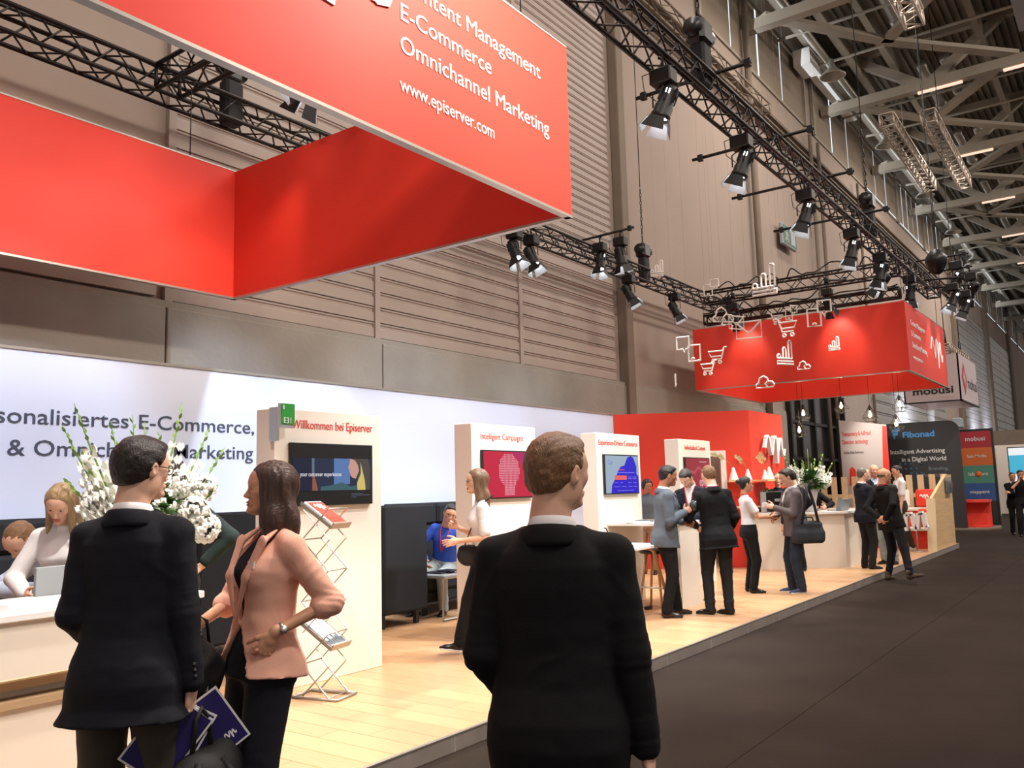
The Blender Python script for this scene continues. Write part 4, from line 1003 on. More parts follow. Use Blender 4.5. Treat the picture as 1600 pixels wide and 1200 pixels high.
cable('black cables lying along the front truss', [(1+i*.9, 3.66+rr.uniform(-.08, .08), 6.31+rr.choice((0, .0, .03))) for i in range(24)], .018)
cable('black cables lying along the wall truss', [(1+i*.9, 8.3+rr.uniform(-.08, .08), 6.31+rr.choice((0, .02, .08))) for i in range(24)], .018)

# ---------------------------------------------------------------- floating icons
def icon(kind, loc, size, yaw, label, pitch=0., wire=True, roll=0., mat='icon_white'):
    r = empty('hanging_icon', loc); r.rotation_euler = (roll, pitch, yaw); tag(r, label, 'icon', 'white icons hanging over the stage'); b = MB(); w = .0085+.018*size
    f = lambda u, v: (0, -u*size, v*size)
    def line(pts, close=False, ww=w):
        b.tube([f(*p) for p in pts], ww, 4, close=close, sm=False)
    if kind == 'chat':
        line([(-.02, .12), (.0, .12), (.46, .12), (.46, -.5), (-.02, -.5), (-.02, .12)][1:], False); line([(-.02, -.05), (-.02, -.5), (.46, -.5)]); line([(-.5, .5), (.02, .5), (.02, .02), (-.12, .02), (-.18, -.12), (-.26, .02), (-.5, .02)], True)
        line([(.15+.06*math.cos(a), -.44+.06*math.sin(a)) for a in np.linspace(0, 3.14, 6)])
    if kind == 'chatr':
        line([(.0, .2), (-.42, .2), (-.42, -.5), (.08, -.5), (.08, .0)]); line([(-.02, .5), (.48, .5), (.48, .04), (.3, .04), (.2, -.08), (.14, .04), (-.02, .04)], True); line([(-.17+.06*math.cos(a), -.44+.06*math.sin(a)) for a in np.linspace(0, 3.14, 6)])
    if kind == 'chart':
        for x, h_ in ((-.38, -.1), (-.08, .2), (.22, .5)): line([(x, -.26), (x, h_-.05), (x+.04, h_), (x+.12, h_), (x+.16, h_-.05), (x+.16, -.26)])
        line([(-.4, -.38), (.44, -.38), (.44, -.5), (-.4, -.5)], True); line([(-.38, -.26), (.38, -.26)])
    if kind == 'cart':
        line([(-.5, .42), (-.36, .40), (-.18, -.22), (.32, -.22)]); line([(-.30, .22), (.5, .22), (.36, -.06), (-.2, -.06)], True)
        for x in (-.1, .26): line([(x+.075*math.cos(a), -.38+.075*math.sin(a)) for a in np.linspace(0, 6.28, 9)[:-1]], True)
    if kind == 'cloud':
        line([(-.48, -.3), (-.5, -.14), (-.36, -.04), (-.28, .22), (-.06, .34), (.12, .22), (.2, .02), (.4, .0), (.5, -.16), (.42, -.3)], True); line([(.14, -.3), (.0, -.1), (.16, .05)])
    if kind == 'mail':
        line([(-.5, .34), (.5, .34), (.5, -.34), (-.5, -.34)], True); line([(-.48, .32), (-.06, -.1), (.06, -.1), (.48, .32)])
    b.build('outline', MATS[mat], r)
    if wire:
        q = MB(); q.tube([(0, -.0, .5*size), (0, 0, (16.0-loc[2]))], .0010, 3); o = q.build('hanging_wire', MATS['plaster'], r); o.rotation_euler = (0, 0, 0)
    return r
def ip(px_table): pass
XI = 13.
ICN = [('chat', (13.0, 5.82, 3.86), .42, 0, 'chat bubble and phone icon hanging farthest left, beside the red frame'),
 ('chatr', (13.4, 5.55, 4.92), .27, .3, 'small phone and bubble icon in front of the cross truss'),
 ('chart', (12.0, 4.16, 4.56), .43, 0, 'tall bar chart icon in front of the cross truss'),
 ('cloud', (14.0, 5.60, 4.55), .40, .9, 'tilted cloud icon left above the envelopes'),
 ('mail', (14.6, 5.60, 4.50), .34, 1.1, 'half turned envelope icon just below the tilted cloud'),
 ('mail', (14.0, 5.16, 4.23), .42, .15, 'wide envelope icon on the left of the red frame'),
 ('cart', (15.5, 5.18, 4.65), .24, .3, 'small bright cart icon at the top edge of the red frame'),
 ('chatr', (15.5, 4.90, 4.72), .27, .9, 'small bright phone icon at the top edge of the red frame'),
 ('cart', (13.0, 4.20, 4.01), .34, 0, 'pinkish cart icon in the middle of the red frame'),
 ('chatr', (13.0, 3.70, 4.15), .38, .2, 'large phone and bubble icon on the right of the red frame'),
 ('chart', (13.0, 4.25, 3.62), .37, 1.05, 'narrow turned bar chart icon in the lower middle'),
 ('chart', (15.0, 4.05, 3.98), .22, 0, 'faint small bar chart icon on the right of the red frame'),
 ('cloud', (15.0, 4.58, 3.66), .22, .1, 'small thin cloud icon at the lower middle'),
 ('cloud', (12.0, 4.23, 3.07), .26, .1, 'bright thick cloud icon hanging lowest over the box edge'),
 ('cart', (13.0, 5.33, 3.70), .30, math.pi+.2, 'upper of the two mirrored cart icons'),
 ('cart', (12.4, 5.24, 3.43), .25, math.pi+.1, 'lower of the two mirrored cart icons'),
 ('mail', (12.0, 5.62, 3.23), .24, 2.02, 'icon seen edge on as a thin white sliver'),
 ('chart', (15.6, 7.60, 6.05), .32, .5, 'small white bar icon beside the hoist on the wall truss')]
for kd, lc, sz, yw, lb in ICN: icon(kd, lc, sz, yw, lb)

# ---------------------------------------------------------------- pendant lamps in the smaller frame
def pendant(loc, label):
    r = empty('pendant_lamp', loc); tag(r, label, 'lamp', 'wire cage pendant lamps')
    b = MB(); T_ = (0, 0, .22); N = 6; mid = [(.17*math.cos(i*math.tau/N), .17*math.sin(i*math.tau/N), -.07) for i in range(N)]; lo = [(.10*math.cos(i*math.tau/N), .10*math.sin(i*math.tau/N), -.16) for i in range(N)]
    for m, l in zip(mid, lo): b.tube([T_, m, l], .005, 5)
    b.tube(mid, .005, 5, close=True); b.tube(lo, .005, 5, close=True); b.build('wire_cage', MATS['black_metal'], r)
    b = MB(); b.lathe([(.012, .22), (.022, .2), (.022, .10), (.016, .09)], (0, 0, 0), 12); b.build('socket', MATS['black_metal'], r)
    b = MB(); b.lathe([(.012, .09), (.02, .06), (.042, .0), (.038, -.035), (.015, -.055), (.0, -.06)], (0, 0, 0), 14); b.build('bulb', MATS['bulb'], r)
    b = MB(); b.tube([(0, 0, .22), (0, 0, 5.18-loc[2])], .005, 5); b.build('cord', MATS['black_metal'], r)
    l = bpy.data.lights.new('bulb_light', 'POINT'); l.energy = 10; l.color = (1, .75, .45); l.shadow_soft_size = .04; o = bpy.data.objects.new('bulb_light', l); COL.objects.link(o); o.location = Vector(loc)+Vector((0, 0, -.09))
for lc, lb in (((20.5, 5.47, 3.37), 'cage pendant lamp third from the dark glass doors'), ((20.5, 4.85, 3.12), 'cage pendant lamp fourth from the dark glass doors'), ((20.5, 4.21, 3.30), 'cage pendant lamp highest at the right of the row'),
    ((20.5, 4.31, 2.88), 'cage pendant lamp hanging over the dark neighbour wall'), ((20.5, 6.35, 3.26), 'upper cage pendant lamp before the dark doors'), ((20.5, 6.47, 2.87), 'lower cage pendant lamp before the dark doors')): pendant(lc, lb)
# exit sign on the hall wall
e = empty('exit_sign', (28.1, YW-.25, 9.8)); tag(e, 'green running man exit sign high on the hall wall', 'sign')
b = MB(); b.box(-.72, .72, 0, .12, -.36, .36, bev=.02); b.build('housing', MATS['sign_grey'], e)
b = MB(); b.box(-.66, .66, -.01, 0, -.31, .31); b.build('face', MATS['exit_green'], e)
b = MB()
for pl in ([(-.42, .2), (-.34, .2), (-.34, .12), (-.42, .12)], [(-.50, .10), (-.30, .10), (-.26, -.06), (-.40, -.06)], [(-.40, -.06), (-.28, -.06), (-.16, -.22), (-.24, -.24)], [(-.40, -.04), (-.32, -.10), (-.48, -.24), (-.56, -.22)], [(-.30, .10), (-.16, .02), (-.18, -.03), (-.32, .04)], [(.05, .24), (.50, .24), (.50, -.24), (.05, -.24)]):
    b.prism(pl, 0, .006, lambda u, v, w: (u, -.012-w, v))
b.build('pictogram', MATS['sign_grey'], e)
# ---------------------------------------------------------------- display towers with screens
def tower(x0, x1, label, title, tx, tz, screen, tsz=.115, wd_=.80):
    y0, y1, zt = 5.59, 5.82, 2.33; r = empty('display_tower', (x0, y0, S)); tag(r, label, 'display', 'white display towers'); L = (-x0, -y0, -S)
    b = MB(); b.box(x0, x1, y0, y1, S, zt, bev=.004); b.build('tower_body', MATS['cream_panel'], r, loc=L)
    text('lettering', title, tsz, ((tx-x0, -.002, tz-S), (1, 0, 0), (0, 0, 1)), MATS['text_red'], r, w=wd_)
    sx0 = x0+.14; sx1 = sx0+.92; z0, z1 = 1.535, 2.055
    b = MB(); b.box(sx0, sx1, y0-.035, y0, z0, z1, bev=.004); tv = b.build('screen', MATS['black_plastic'], r, loc=L)
    def scr(nm, mat, poly, d=.0365):
        q = MB(); q.prism([(sx0+u*(sx1-sx0), z0+v*(z1-z0)) for u, v in poly], y0-d, y0-.033, lambda u, v, w: (u, w, v)); o = q.build(nm, mat, tv); return o
    screen(scr, tv, lambda u, v, d=.0385: ((sx0+u*(sx1-sx0), y0-d, z0+v*(z1-z0)), (1, 0, 0), (0, 0, 1)))
    return r
def em(k, c, s=1.): mk(k, (0, 0, 0), .3, emit=lin(*c), estr=s); return MATS[k]
rect = lambda a, b_, c, d: [(a, c), (b_, c), (b_, d), (a, d)]
def scr_film(scr, tv, tf):
    scr('picture', em('s_night', (34, 42, 66)), rect(.02, .98, .24, .76)); scr('picture_window', em('s_win', (86, 118, 170)), rect(.50, .70, .34, .76), .0368); scr('picture_sea', em('s_sea', (58, 92, 100)), [(.34, .24), (.86, .24), (.84, .33), (.70, .30), (.60, .37), (.45, .32), (.34, .30)], .0372)
    scr('picture_door', em('s_door', (22, 28, 52)), rect(.02, .24, .24, .76), .0372); scr('picture_post', em('s_post', (140, 84, 66)), [(.24, .24), (.31, .24), (.27, .46), (.245, .56)], .0376)
    scr('picture_post', em('s_grey', (96, 108, 130)), rect(.235, .265, .50, .76), .0374)
    scr('picture_hair', em('s_hair', (74, 70, 66)), [(.71, .76), (.93, .76), (.965, .62), (.955, .24), (.80, .24), (.785, .40), (.825, .56), (.80, .66), (.755, .725)], .0376); scr('picture_blond_hair', em('s_blond', (206, 186, 110)), [(.795, .24), (.90, .24), (.89, .40), (.85, .62), (.835, .70), (.84, .52), (.79, .36)], .038)
    scr('picture_face', em('s_face', (196, 148, 136)), [(.70, .76), (.695, .70), (.688, .655), (.674, .605), (.690, .592), (.686, .565), (.695, .555), (.690, .535), (.702, .52), (.706, .48), (.735, .44), (.775, .43), (.79, .48), (.815, .56), (.80, .66), (.76, .74)], .0378)
    text('caption', 'your customer experiences', .052, tf(.10, .47), em('s_white', (225, 225, 230)), tv, sx=.78, ext=.0005)
    for z in (.175, .15, .12): scr('caption_line', MATS['s_grey'], rect(.72, .72+(.14 if z > .16 else .24 if z > .13 else .06), z, z+.008), .037)
def scr_dots(scr, tv, tf):
    m = em('s_red', (196, 30, 62)); scr('picture', m, rect(.015, .985, .03, .97)); scr('picture_shade', em('s_mag', (176, 36, 96)), [(.55, .97), (.985, .97), (.985, .45)], .0368)
    q = MB()
    for i in range(20):
        for j in range(24):
            u, v = .26+i*.026, .08+j*.036; r_ = math.hypot((u-.50)*1.75, v-.58)
            if r_ < .36 or (.40 < u < .60 and v < .40):
                p = tf(u, v)[0]; q.box(p[0]-.0055, p[0]+.0055, p[1], p[1]+.001, p[2]-.0055, p[2]+.0055)
    o = q.build('dot_pattern', em('s_pink', (240, 190, 205)), tv); o['kind'] = 'stuff'
def scr_blue(scr, tv, tf):
    scr('picture', em('s_pale', (152, 172, 190)), rect(.015, .985, .03, .97)); scr('picture_shape', em('s_blue', (24, 12, 196)), [(.16, .03), (.98, .03), (.98, .46), (.92, .50), (.93, .70), (.84, .93), (.76, .97), (.66, .93), (.56, .72), (.46, .70), (.38, .60), (.30, .42), (.18, .22)], .037)
    scr('picture_bar', em('s_orange', (232, 96, 92)), rect(.27, .62, .36, .47), .0375); text('caption', 'Ciar', .09, tf(.08, .74), em('s_lil', (110, 120, 200)), tv, sx=.85, ext=.0005); text('caption', 'Digital Experience', .030, tf(.36, .60), MATS['s_orange'], tv, sx=.85, ext=.0005)
    for u, v, w_ in ((.36, .535, .50), (.27, .28, .08), (.42, .28, .08), (.66, .42, .10), (.80, .42, .12), (.66, .38, .10), (.80, .38, .12), (.25, .18, .16), (.46, .18, .14), (.66, .18, .12), (.82, .18, .10), (.66, .28, .1), (.82, .28, .1), (.34, .08, .48)): scr('caption_line', em('s_bluelight', (120, 120, 226)), rect(u, u+w_, v, v+.018), .0376)
def scr_wave(scr, tv, tf):
    scr('picture', em('s_dred', (150, 30, 48)), rect(.015, .985, .03, .97)); scr('picture_wave', em('s_wave', (186, 66, 82)), [(.02, .50), (.2, .62), (.35, .60), (.5, .75), (.66, .66), (.8, .80), (.98, .78), (.98, .68), (.8, .70), (.66, .56), (.5, .66), (.35, .50), (.2, .54), (.02, .40)], .037)
    text('caption', 'epi', .20, tf(.52, .16), em('s_tpink', (226, 180, 190)), tv, sx=.8, ext=.0005); scr('caption_line', MATS['s_tpink'], rect(.55, .86, .86, .88), .037)
t1 = tower(4.43, 5.63, 'white display tower headed Willkommen bei Episerver, nearest tower', 'Willkommen bei Episerver', 4.61, 2.175, scr_film, .105, .91)
t2 = tower(6.95, 8.12, 'white display tower headed Intelligent Campaigns behind the walking woman', 'Intelligent Campaigns', 7.10, 2.17, scr_dots, .095, .77)
t3 = tower(9.49, 10.67, 'white display tower headed Experience-Driven Commerce with blue screen', 'Experience-Driven Commerce', 9.55, 2.175, scr_blue, .098, 1.05)
t4 = tower(11.92, 13.10, 'white display tower headed Individualized Content, farthest of the four towers', 'Individualized Content', 12.13, 2.175, scr_wave, .095, .77)
# green stand number fixed to the first tower
gs = empty('stand_number_sign', (4.40, 5.52, 2.33)); tag(gs, 'small green stand number sign E31 on the left edge of the nearest tower', 'sign')
L = (-4.40, -5.52, -2.33)
b = MB(); b.box(4.385, 4.405, 5.50, 5.60, 2.06, 2.33); b.build('bracket', MATS['alu'], gs, loc=L)
b = MB(); b.box(4.405, 4.555, 5.50, 5.515, 2.165, 2.36); b.build('backing', MATS['sign_grey'], gs, loc=L)
b = MB(); b.box(4.425, 4.555, 5.493, 5.50, 2.195, 2.36); b.build('face', MATS['green_sign'], gs, loc=L)
text('lettering', 'B', .045, ((.030, -.030, -.015), (1, 0, 0), (0, 0, 1)), MATS['text_white'], gs, ext=.001); text('lettering', 'E31', .068, ((.040, -.030, -.128), (1, 0, 0), (0, 0, 1)), MATS['text_white'], gs, ext=.001)

# ---------------------------------------------------------------- left reception counter
rc = empty('reception_counter', (1.2, 4.40, S)); tag(rc, 'white reception counter with glowing lower edge and wooden strip, at the left', 'counter')
def rcb(nm, mat, *a, **k):
    b = MB(); b.box(*a, **k); return b.build(nm, MATS[mat], rc, loc=(-1.2, -4.40, -S))
rcb('counter_top', 'white_gloss', -.6, 2.98, 4.36, 5.10, 1.06, 1.10, bev=.006); rcb('upper_body', 'cream_panel', -.6, 2.96, 4.38, 5.08, .80, 1.06)
rcb('wood_strip', 'wood_strip', -.6, 2.96, 4.44, 5.05, .735, .775); rcb('recess', 'cream_panel', -.6, 2.9, 4.52, 5.0, .69, .735); rcb('wood_strip', 'wood_strip', -.6, 2.96, 4.40, 5.05, .655, .69); rcb('base_body', 'cream_panel', -.6, 2.96, 4.42, 5.04, S, .655)
mk('led', (1, .8, .5), .5, emit=(1., .84, .56), estr=.8); rcb('light_strip', 'led', -.6, 2.92, 4.44, 4.47, .782, .798)
b = MB()
for i in range(7): b.box(1.15+.006*i, 1.95+.004*(i % 3), 4.42, 4.72, 1.10+i*.006, 1.105+i*.006)
o = b.build('brochure_stack', MATS['paper']); tag(o, 'stack of white and red brochures on the left end of the reception counter', 'brochures')
q = MB(); q.box(1.3, 1.8, 4.45, 4.68, 1.142, 1.145); q.build('cover_print', MATS['red_panel'], o)
ph = empty('pen_holder', (2.36, 4.55, 1.10)); tag(ph, 'black mesh pen holder full of white pens on the reception counter', 'pen holder')
b = MB()
for i in range(10):
    t = i/9
    for (x0, y0, x1, y1) in ((-.045, -.045, .045, -.045), (.045, -.045, .045, .045), (.045, .045, -.045, .045), (-.045, .045, -.045, -.045)): b.tube([(x0+(x1-x0)*t, y0+(y1-y0)*t, 0), (x0+(x1-x0)*t, y0+(y1-y0)*t, .10)], .0016, 4)
for z in (0, .03, .06, .10): b.tube([(-.045, -.045, z), (.045, -.045, z), (.045, .045, z), (-.045, .045, z)], .0028, 4, close=True)
b.box(-.045, .045, -.045, .045, 0, .004); b.build('mesh_cup', MATS['black_metal'], ph)
for i in range(9): b = MB(); a = i*2.3; b.tube([(.02*math.cos(a), .02*math.sin(a), .006), (.038*math.cos(a), .038*math.sin(a), .15+.012*(i % 3))], .0045, 6); b.build('pen', MATS['white_gloss'], ph)
bx = MB(); bx.box(1.95, 2.55, 5.16, 5.20, .9, 1.24); o = bx.build('back_board', MATS['cream_panel']); 
bpy.data.objects.remove(o)
bx = MB(); bx.box(2.36, 2.72, 5.03, 5.06, 1.10, 1.26, bev=.004); o = bx.build('counter_screen', MATS['sign_grey']); tag(o, 'low pale screen standing on the back of the reception counter', 'screen')

# ---------------------------------------------------------------- flowers
def gladiolus(b, q, base, tip, r=random.Random(1), n=13, s=1.):
    """b: green mesh, q: petals"""
    base, tip = Vector(base), Vector(tip); d = tip-base; bend = Vector((0, 0, d.length*.06)); side = d.cross(Vector((0, 0, 1))).normalized()
    pts = [base+d*t+bend*math.sin(t*3.14)*-1 for t in (0, .25, .5, .75, 1)]; b.tube(pts, .006*s, 5, rs=[.008*s, .007*s, .006*s, .005*s, .002*s])
    L = d.length
    for i in range(n):
        t = .38+.60*i/n; p = base+d*t-bend*math.sin(t*3.14); a = (i % 2)*math.pi+r.uniform(-.4, .4); out = (side*math.cos(a)+side.cross(d.normalized())*math.sin(a)).normalized()
        sz = .056*(1-t*.5)*s*1.2
        if t < .74:
            for k in range(5):
                ax = Matrix.Rotation(k*1.257+a, 3, d.normalized()); u = (ax @ side); c = p+out*sz*.8; e = c+(out*.6+u).normalized()*sz; w_ = out.cross(u).normalized()*sz*.55
                q.add([c, e-w_*1.0-u*sz*.2, e+out*sz*.25, e+w_-u*sz*.2], [(0, 1, 2, 3)])
        else:
            e = p+(out*.5+d.normalized()).normalized()*sz*1.2; w_ = out.cross(d.normalized()).normalized()*sz*.25; b.add([p, p+(e-p)*.5+w_, e, p+(e-p)*.5-w_], [(0, 1, 2, 3)])
def leafblade(b, p, d, L, w, r):
    p, d = Vector(p), Vector(d).normalized(); s_ = d.cross(Vector((0, 0, 1)) if abs(d.z) < .9 else Vector((1, 0, 0))).normalized()
    m_ = p+d*L*.5+Vector((0, 0, .03)); e = p+d*L; b.add([p, m_+s_*w, e, m_-s_*w], [(0, 1, 2), (0, 2, 3)])
def bouquet(base, hv_, label, stems, s=1., seed=3, ball=((0, 0, .0),)):
    r = random.Random(seed); root = empty('flower_vase', base); tag(root, label, 'flowers')
    b = MB(); b.lathe([(.05*s, 0), (.065*s, .02), (.06*s, hv_*.4), (.085*s, hv_*.85), (.115*s, hv_), (.10*s, hv_), (.05*s, hv_*.5)], (0, 0, 0), 20); b.build('vase', MATS['vase_white'], root)
    for i, (dx, dy, dz) in enumerate(stems):
        g, q = MB(), MB(); gladiolus(g, q, (dx*.12, dy*.12, hv_*.8), (dx, dy, dz), r, 14, s); st_ = g.build('gladiolus_stem', MATS['leaf_light'], root); o = q.build('blossom', MATS['petal'], st_); o['kind'] = 'stuff'
    g = MB()
    for i in range(150):
        a, e = r.uniform(0, 6.28), r.uniform(-.5, 1.0); d = Vector((math.cos(a)*math.cos(e), math.sin(a)*math.cos(e), math.sin(e))); leafblade(g, Vector((0, 0, hv_+.07*s))+d*.07*s, d, r.uniform(.08, .17)*s, r.uniform(.018, .035)*s, r)
    o = g.build('foliage', MATS['leaf'], root); o['kind'] = 'stuff'
    for (x, y, z) in ball:
        q = MB()
        for i in range(110):
            a, e = r.uniform(0, 6.28), math.asin(r.uniform(-1, 1)); d = Vector((math.cos(a)*math.cos(e), math.sin(a)*math.cos(e), math.sin(e))); c = Vector((x, y, z))+d*.075*s; s1 = d.orthogonal().normalized(); s2 = d.cross(s1); w_ = .020*s
            q.add([c+s1*w_, c+s2*w_, c-s1*w_, c-s2*w_, c+d*.012*s], [(0, 1, 4), (1, 2, 4), (2, 3, 4), (3, 0, 4)])
        o = q.build('hydrangea', MATS['petal'], root); o['kind'] = 'stuff'
    return root
bouquet((2.90, 4.86, 1.10), .34, 'large bouquet of white gladioli and hydrangea on the reception counter', [(-.34, .22, 1.10), (-.38, .28, .98), (-.36, .26, .66), (-.30, .2, .82), (-.15, .15, 1.0), (-.04, .1, 1.04), (.04, .1, 1.0), (.12, .06, .96), (.22, -.02, 1.12), (.36, -.10, .96), (.44, -.16, .84), (.26, -.12, .66), (.36, -.20, .60), (-.24, .16, .60)], 1.15, 3, ((.20, -.20, .44), (.28, -.14, .58), (.14, -.10, .60), (-.22, .14, .52), (.26, -.22, .34), (-.12, .06, .46), (.04, -.1, .5)))
bouquet((15.85, 4.88, 1.10), .40, 'large bouquet of white gladioli in a tall white vase on the far counter', [(-.24, .36, 1.04), (-.16, .22, .98), (-.06, .1, .90), (.0, .0, 1.14), (.08, -.1, .96), (.18, -.22, 1.04), (.24, -.36, .88), (.12, -.26, .8), (-.2, .3, .76), (.05, .12, .94), (-.1, .26, .84), (.0, -.05, .86), (.1, -.18, .9), (-.12, .05, .8)], 1.5, 8, ((-.14, .10, .50), (.10, -.24, .54), (-.08, .26, .58)))

# ---------------------------------------------------------------- brochure rack
br = empty('brochure_rack', (4.58, 5.16, S), R_(-76)); tag(br, 'folding aluminium zigzag brochure rack in front of the nearest display tower', 'rack')
b = MB()
for sgn in (-1, 1): b.tube([(-.20, sgn*.13, .012), (.20, sgn*.13, .012)], .010, 6)
for x in (-.20, .20): b.tube([(x, -.13, .012), (x, .13, .012)], .010, 6)
b.box(-.20, .20, .10, .14, .005, .018); b.build('base_frame', MATS['alu'], br)
for sgn in (-1, 1):
    for ph_ in (-1, 1):
        b = MB(); b.tube([(ph_*(-1)**i*.12, sgn*(.12+.008*ph_), .02+i*.232) for i in range(7)], .007, 5, sm=False); b.build('zigzag_rail', MATS['alu'], br)
for i in range(7):
    b = MB(); b.tube([(.12*(-1)**i, -.125, .02+i*.232), (.12*(-1)**i, .125, .02+i*.232)], .006, 5); b.build('cross_rod', MATS['alu'], br)
for j, (z, m) in enumerate(((1.36, 'red_panel'), (.46, 'fib_blue'))):
    Rm = Matrix.Rotation(R_(42), 4, 'Y'); tr = MB(); tr.box(-.17, .17, -.125, .125, -.008, 0); tr.box(.16, .172, -.125, .125, 0, .045); tr.box(-.17, .17, -.128, -.122, 0, .02); tr.box(-.17, .17, .122, .128, 0, .02)
    t_ = tr.build('tray', MATS['alu'], br, loc=(.0, 0, z)); t_.rotation_euler = (0, R_(34), 0)
    o = empty('brochure', br.matrix_world @ Vector((0, 0, 0)))
    c = Vector((0, 0, z)); o.location = (4.58, 5.16, S+c.z); o.rotation_euler = (0, R_(34), R_(-76))
    tag(o, ('red brochures in the top tray of the zigzag rack', 'white and blue brochures in the lowest tray of the zigzag rack')[j], 'brochure')
    q = MB()
    for i in range(6): q.box(-.150-.002*i, .150, -.105, .105, .002+i*.004, .0045+i*.004)
    q.build('pages', MATS['paper'], o); q = MB(); 
    if j == 0: q.box(-.145, .148, -.085, .102, .0255, .0268); q.build('cover', MATS['red_panel'], o); emblem('cover_emblem', lambda u, v, d: (-.12+.08*(1-v), -.05+.12*u, .027+d), 1, MATS['text_white'], o, .05, .001)
    else:
        for i, (a, c_) in enumerate(((-.09, .02), (-.06, .06), (-.03, .03), (0, .09), (.03, .05), (.06, .07), (.085, .03))): q.box(.14-c_-.03, .14, a-.012, a+.012, .0255, .0268)
        q.build('cover_print', MATS['fib_dim'], o)

# ---------------------------------------------------------------- sofas
def rot2(p, a): return (p[0]*math.cos(a)-p[1]*math.sin(a), p[0]*math.sin(a)+p[1]*math.cos(a))
def sofa(loc, rz, width, label, side=True, depth=.74, height=1.38):
    """local: back along y = 0, seat towards -y, width along x"""
    r = empty('high_back_sofa', loc, rz); tag(r, label, 'sofa', 'charcoal high-backed sofas')
    def B(nm, mat, *a, bev=.02): b = MB(); b.box(*a, bev=bev); return b.build(nm, MATS[mat], r)
    B('back_shell', 'sofa_grey', 0, width, -.10, 0, .16, height)
    n_ = max(1, round(width/.85)); w = width/n_
    for i in range(n_):
        B('back_cushion', 'sofa_grey', i*w+.012, (i+1)*w-.012, -.20, -.10, .42, .86+.22, bev=.035); B('head_cushion', 'sofa_grey', i*w+.012, (i+1)*w-.012, -.19, -.10, 1.09, height-.01, bev=.035)
        B('seat_cushion', 'sofa_grey', i*w+.008, (i+1)*w-.008, -depth, -.19, .30, .46, bev=.035)
    B('seat_base', 'sofa_grey', 0, width, -depth+.03, -.05, .16, .30)
    if side:
        B('side_panel', 'sofa_grey', -.06, 0, -depth-.02, 0, .16, height, bev=.025)
    for x in (.06, width-.06):
        for y in (-depth+.08, -.08): b = MB(); b.box(x-.025, x+.025, y-.025, y+.025, 0, .17); b.build('leg', MATS['sofa_leg'], r)
    return r
# the unit whose outer side faces the aisle, then those along the banner
sofa((7.02, 6.99, S), R_(90), 1.0, 'charcoal sofa turned sideways, its plain outer panel facing the aisle', True, .72)
sofa((8.02, 7.95, S), 0, 1.75, 'charcoal high-backed sofa against the banner where the man in blue sits', False)
sofa((.6, 7.95, S), 0, 3.95, 'long charcoal high-backed sofa along the banner behind the reception counter', False)
sofa((4.72, 7.06, S), R_(90), .92, 'charcoal sofa side panel behind the woman in pink', True, .98)
ct = empty('coffee_table', (8.08, 6.98, S)); tag(ct, 'low grey coffee table in front of the seated man in blue', 'table')
b = MB(); b.box(-.26, .30, -.24, .24, .50, .54, bev=.01); b.build('table_top', MATS['sign_grey'], ct)
b = MB()
for y in (-.2, .2): b = MB(); b.tube([(-.24, y, .02), (.26, y, .02), (.26, y, .50), (-.24, y, .50)], .018, 4, close=True, sm=False); b.build('leg_frame', MATS['alu'], ct)
o = MB(); o.box(-.16, .1, -.1, .14, 0, .02, bev=.005); o.box(-.05, .14, -.16, .06, .02, .035, bev=.005); o = o.build('phone_stack', MATS['black_plastic'], None, loc=(8.08, 6.98, S+.54)); tag(o, 'dark notebooks and phone lying on the low coffee table', 'notebooks')

# ---------------------------------------------------------------- high tables at the blue screen tower
ht = empty('high_table', (9.8, 5.2, S)); tag(ht, 'white high table with a solid end panel, joined to the blue screen tower', 'table')
b = MB(); b.box(-.10, .84, -.46, .385, 1.03, 1.07, bev=.004); b.build('table_top', MATS['white_paint'], ht)
b = MB(); b.box(.26, .84, -.44, -.38, 0, 1.03); b.build('end_panel', MATS['cream_panel'], ht)
lt = empty('trestle_table', (8.95, 5.05, S)); tag(lt, 'white-topped table on splayed oak trestle legs in front of the high table', 'table')
b = MB(); b.box(-.62, .62, -.36, .36, .80, .835, bev=.004); b.build('table_top', MATS['white_paint'], lt)
for x in (-.5, .5):
    for y in (-1, 1): b = MB(); b.tube([(x, y*.12, .79), (x+.06*np.sign(x), y*.20, .74), (x+.16*np.sign(x), y*.36, 0)], .020, 7); b.build('leg', MATS['oak'], lt)
    b = MB(); b.tube([(x+.03*np.sign(x), -.13, .775), (x+.03*np.sign(x), .13, .775)], .020, 7); b.build('top_rail', MATS['oak'], lt)
b = MB(); b.tube([(-.58, 0, .30), (.58, 0, .30)], .012, 6); b.tube([(.6, -.28, .30), (.6, .28, .30)], .012, 6); b.build('foot_bar', MATS['white_paint'], lt)
st2 = empty('bar_stool', (9.72, 4.95, S)); tag(st2, 'oak legged bar stool with a dark seat under the high table', 'stool')
b = MB(); b.lathe([(.0, .70), (.17, .70), (.19, .72), (.18, .75), (.0, .755)], (0, 0, 0), 18); b.build('seat', MATS['black_plastic'], st2)
for k_ in range(4): a = k_*1.571+.785; b = MB(); b.tube([(.10*math.cos(a), .10*math.sin(a), .70), (.23*math.cos(a), .23*math.sin(a), 0)], .016, 7); b.build('leg', MATS['oak'], st2)
b = MB(); b.box(-.3, .05, -.12, .12, 0, .012, bev=.004); o = b.build('magazine', MATS['paper'], None, loc=(10.0, 5.25, S+1.07), rot=(0, 0, .2)); tag(o, 'white magazines fanned out on the high table by the blue screen', 'magazines')
q = MB(); q.box(-.05, .28, -.14, .08, .012, .02); q.build('page', MATS['fib_dim'], o)
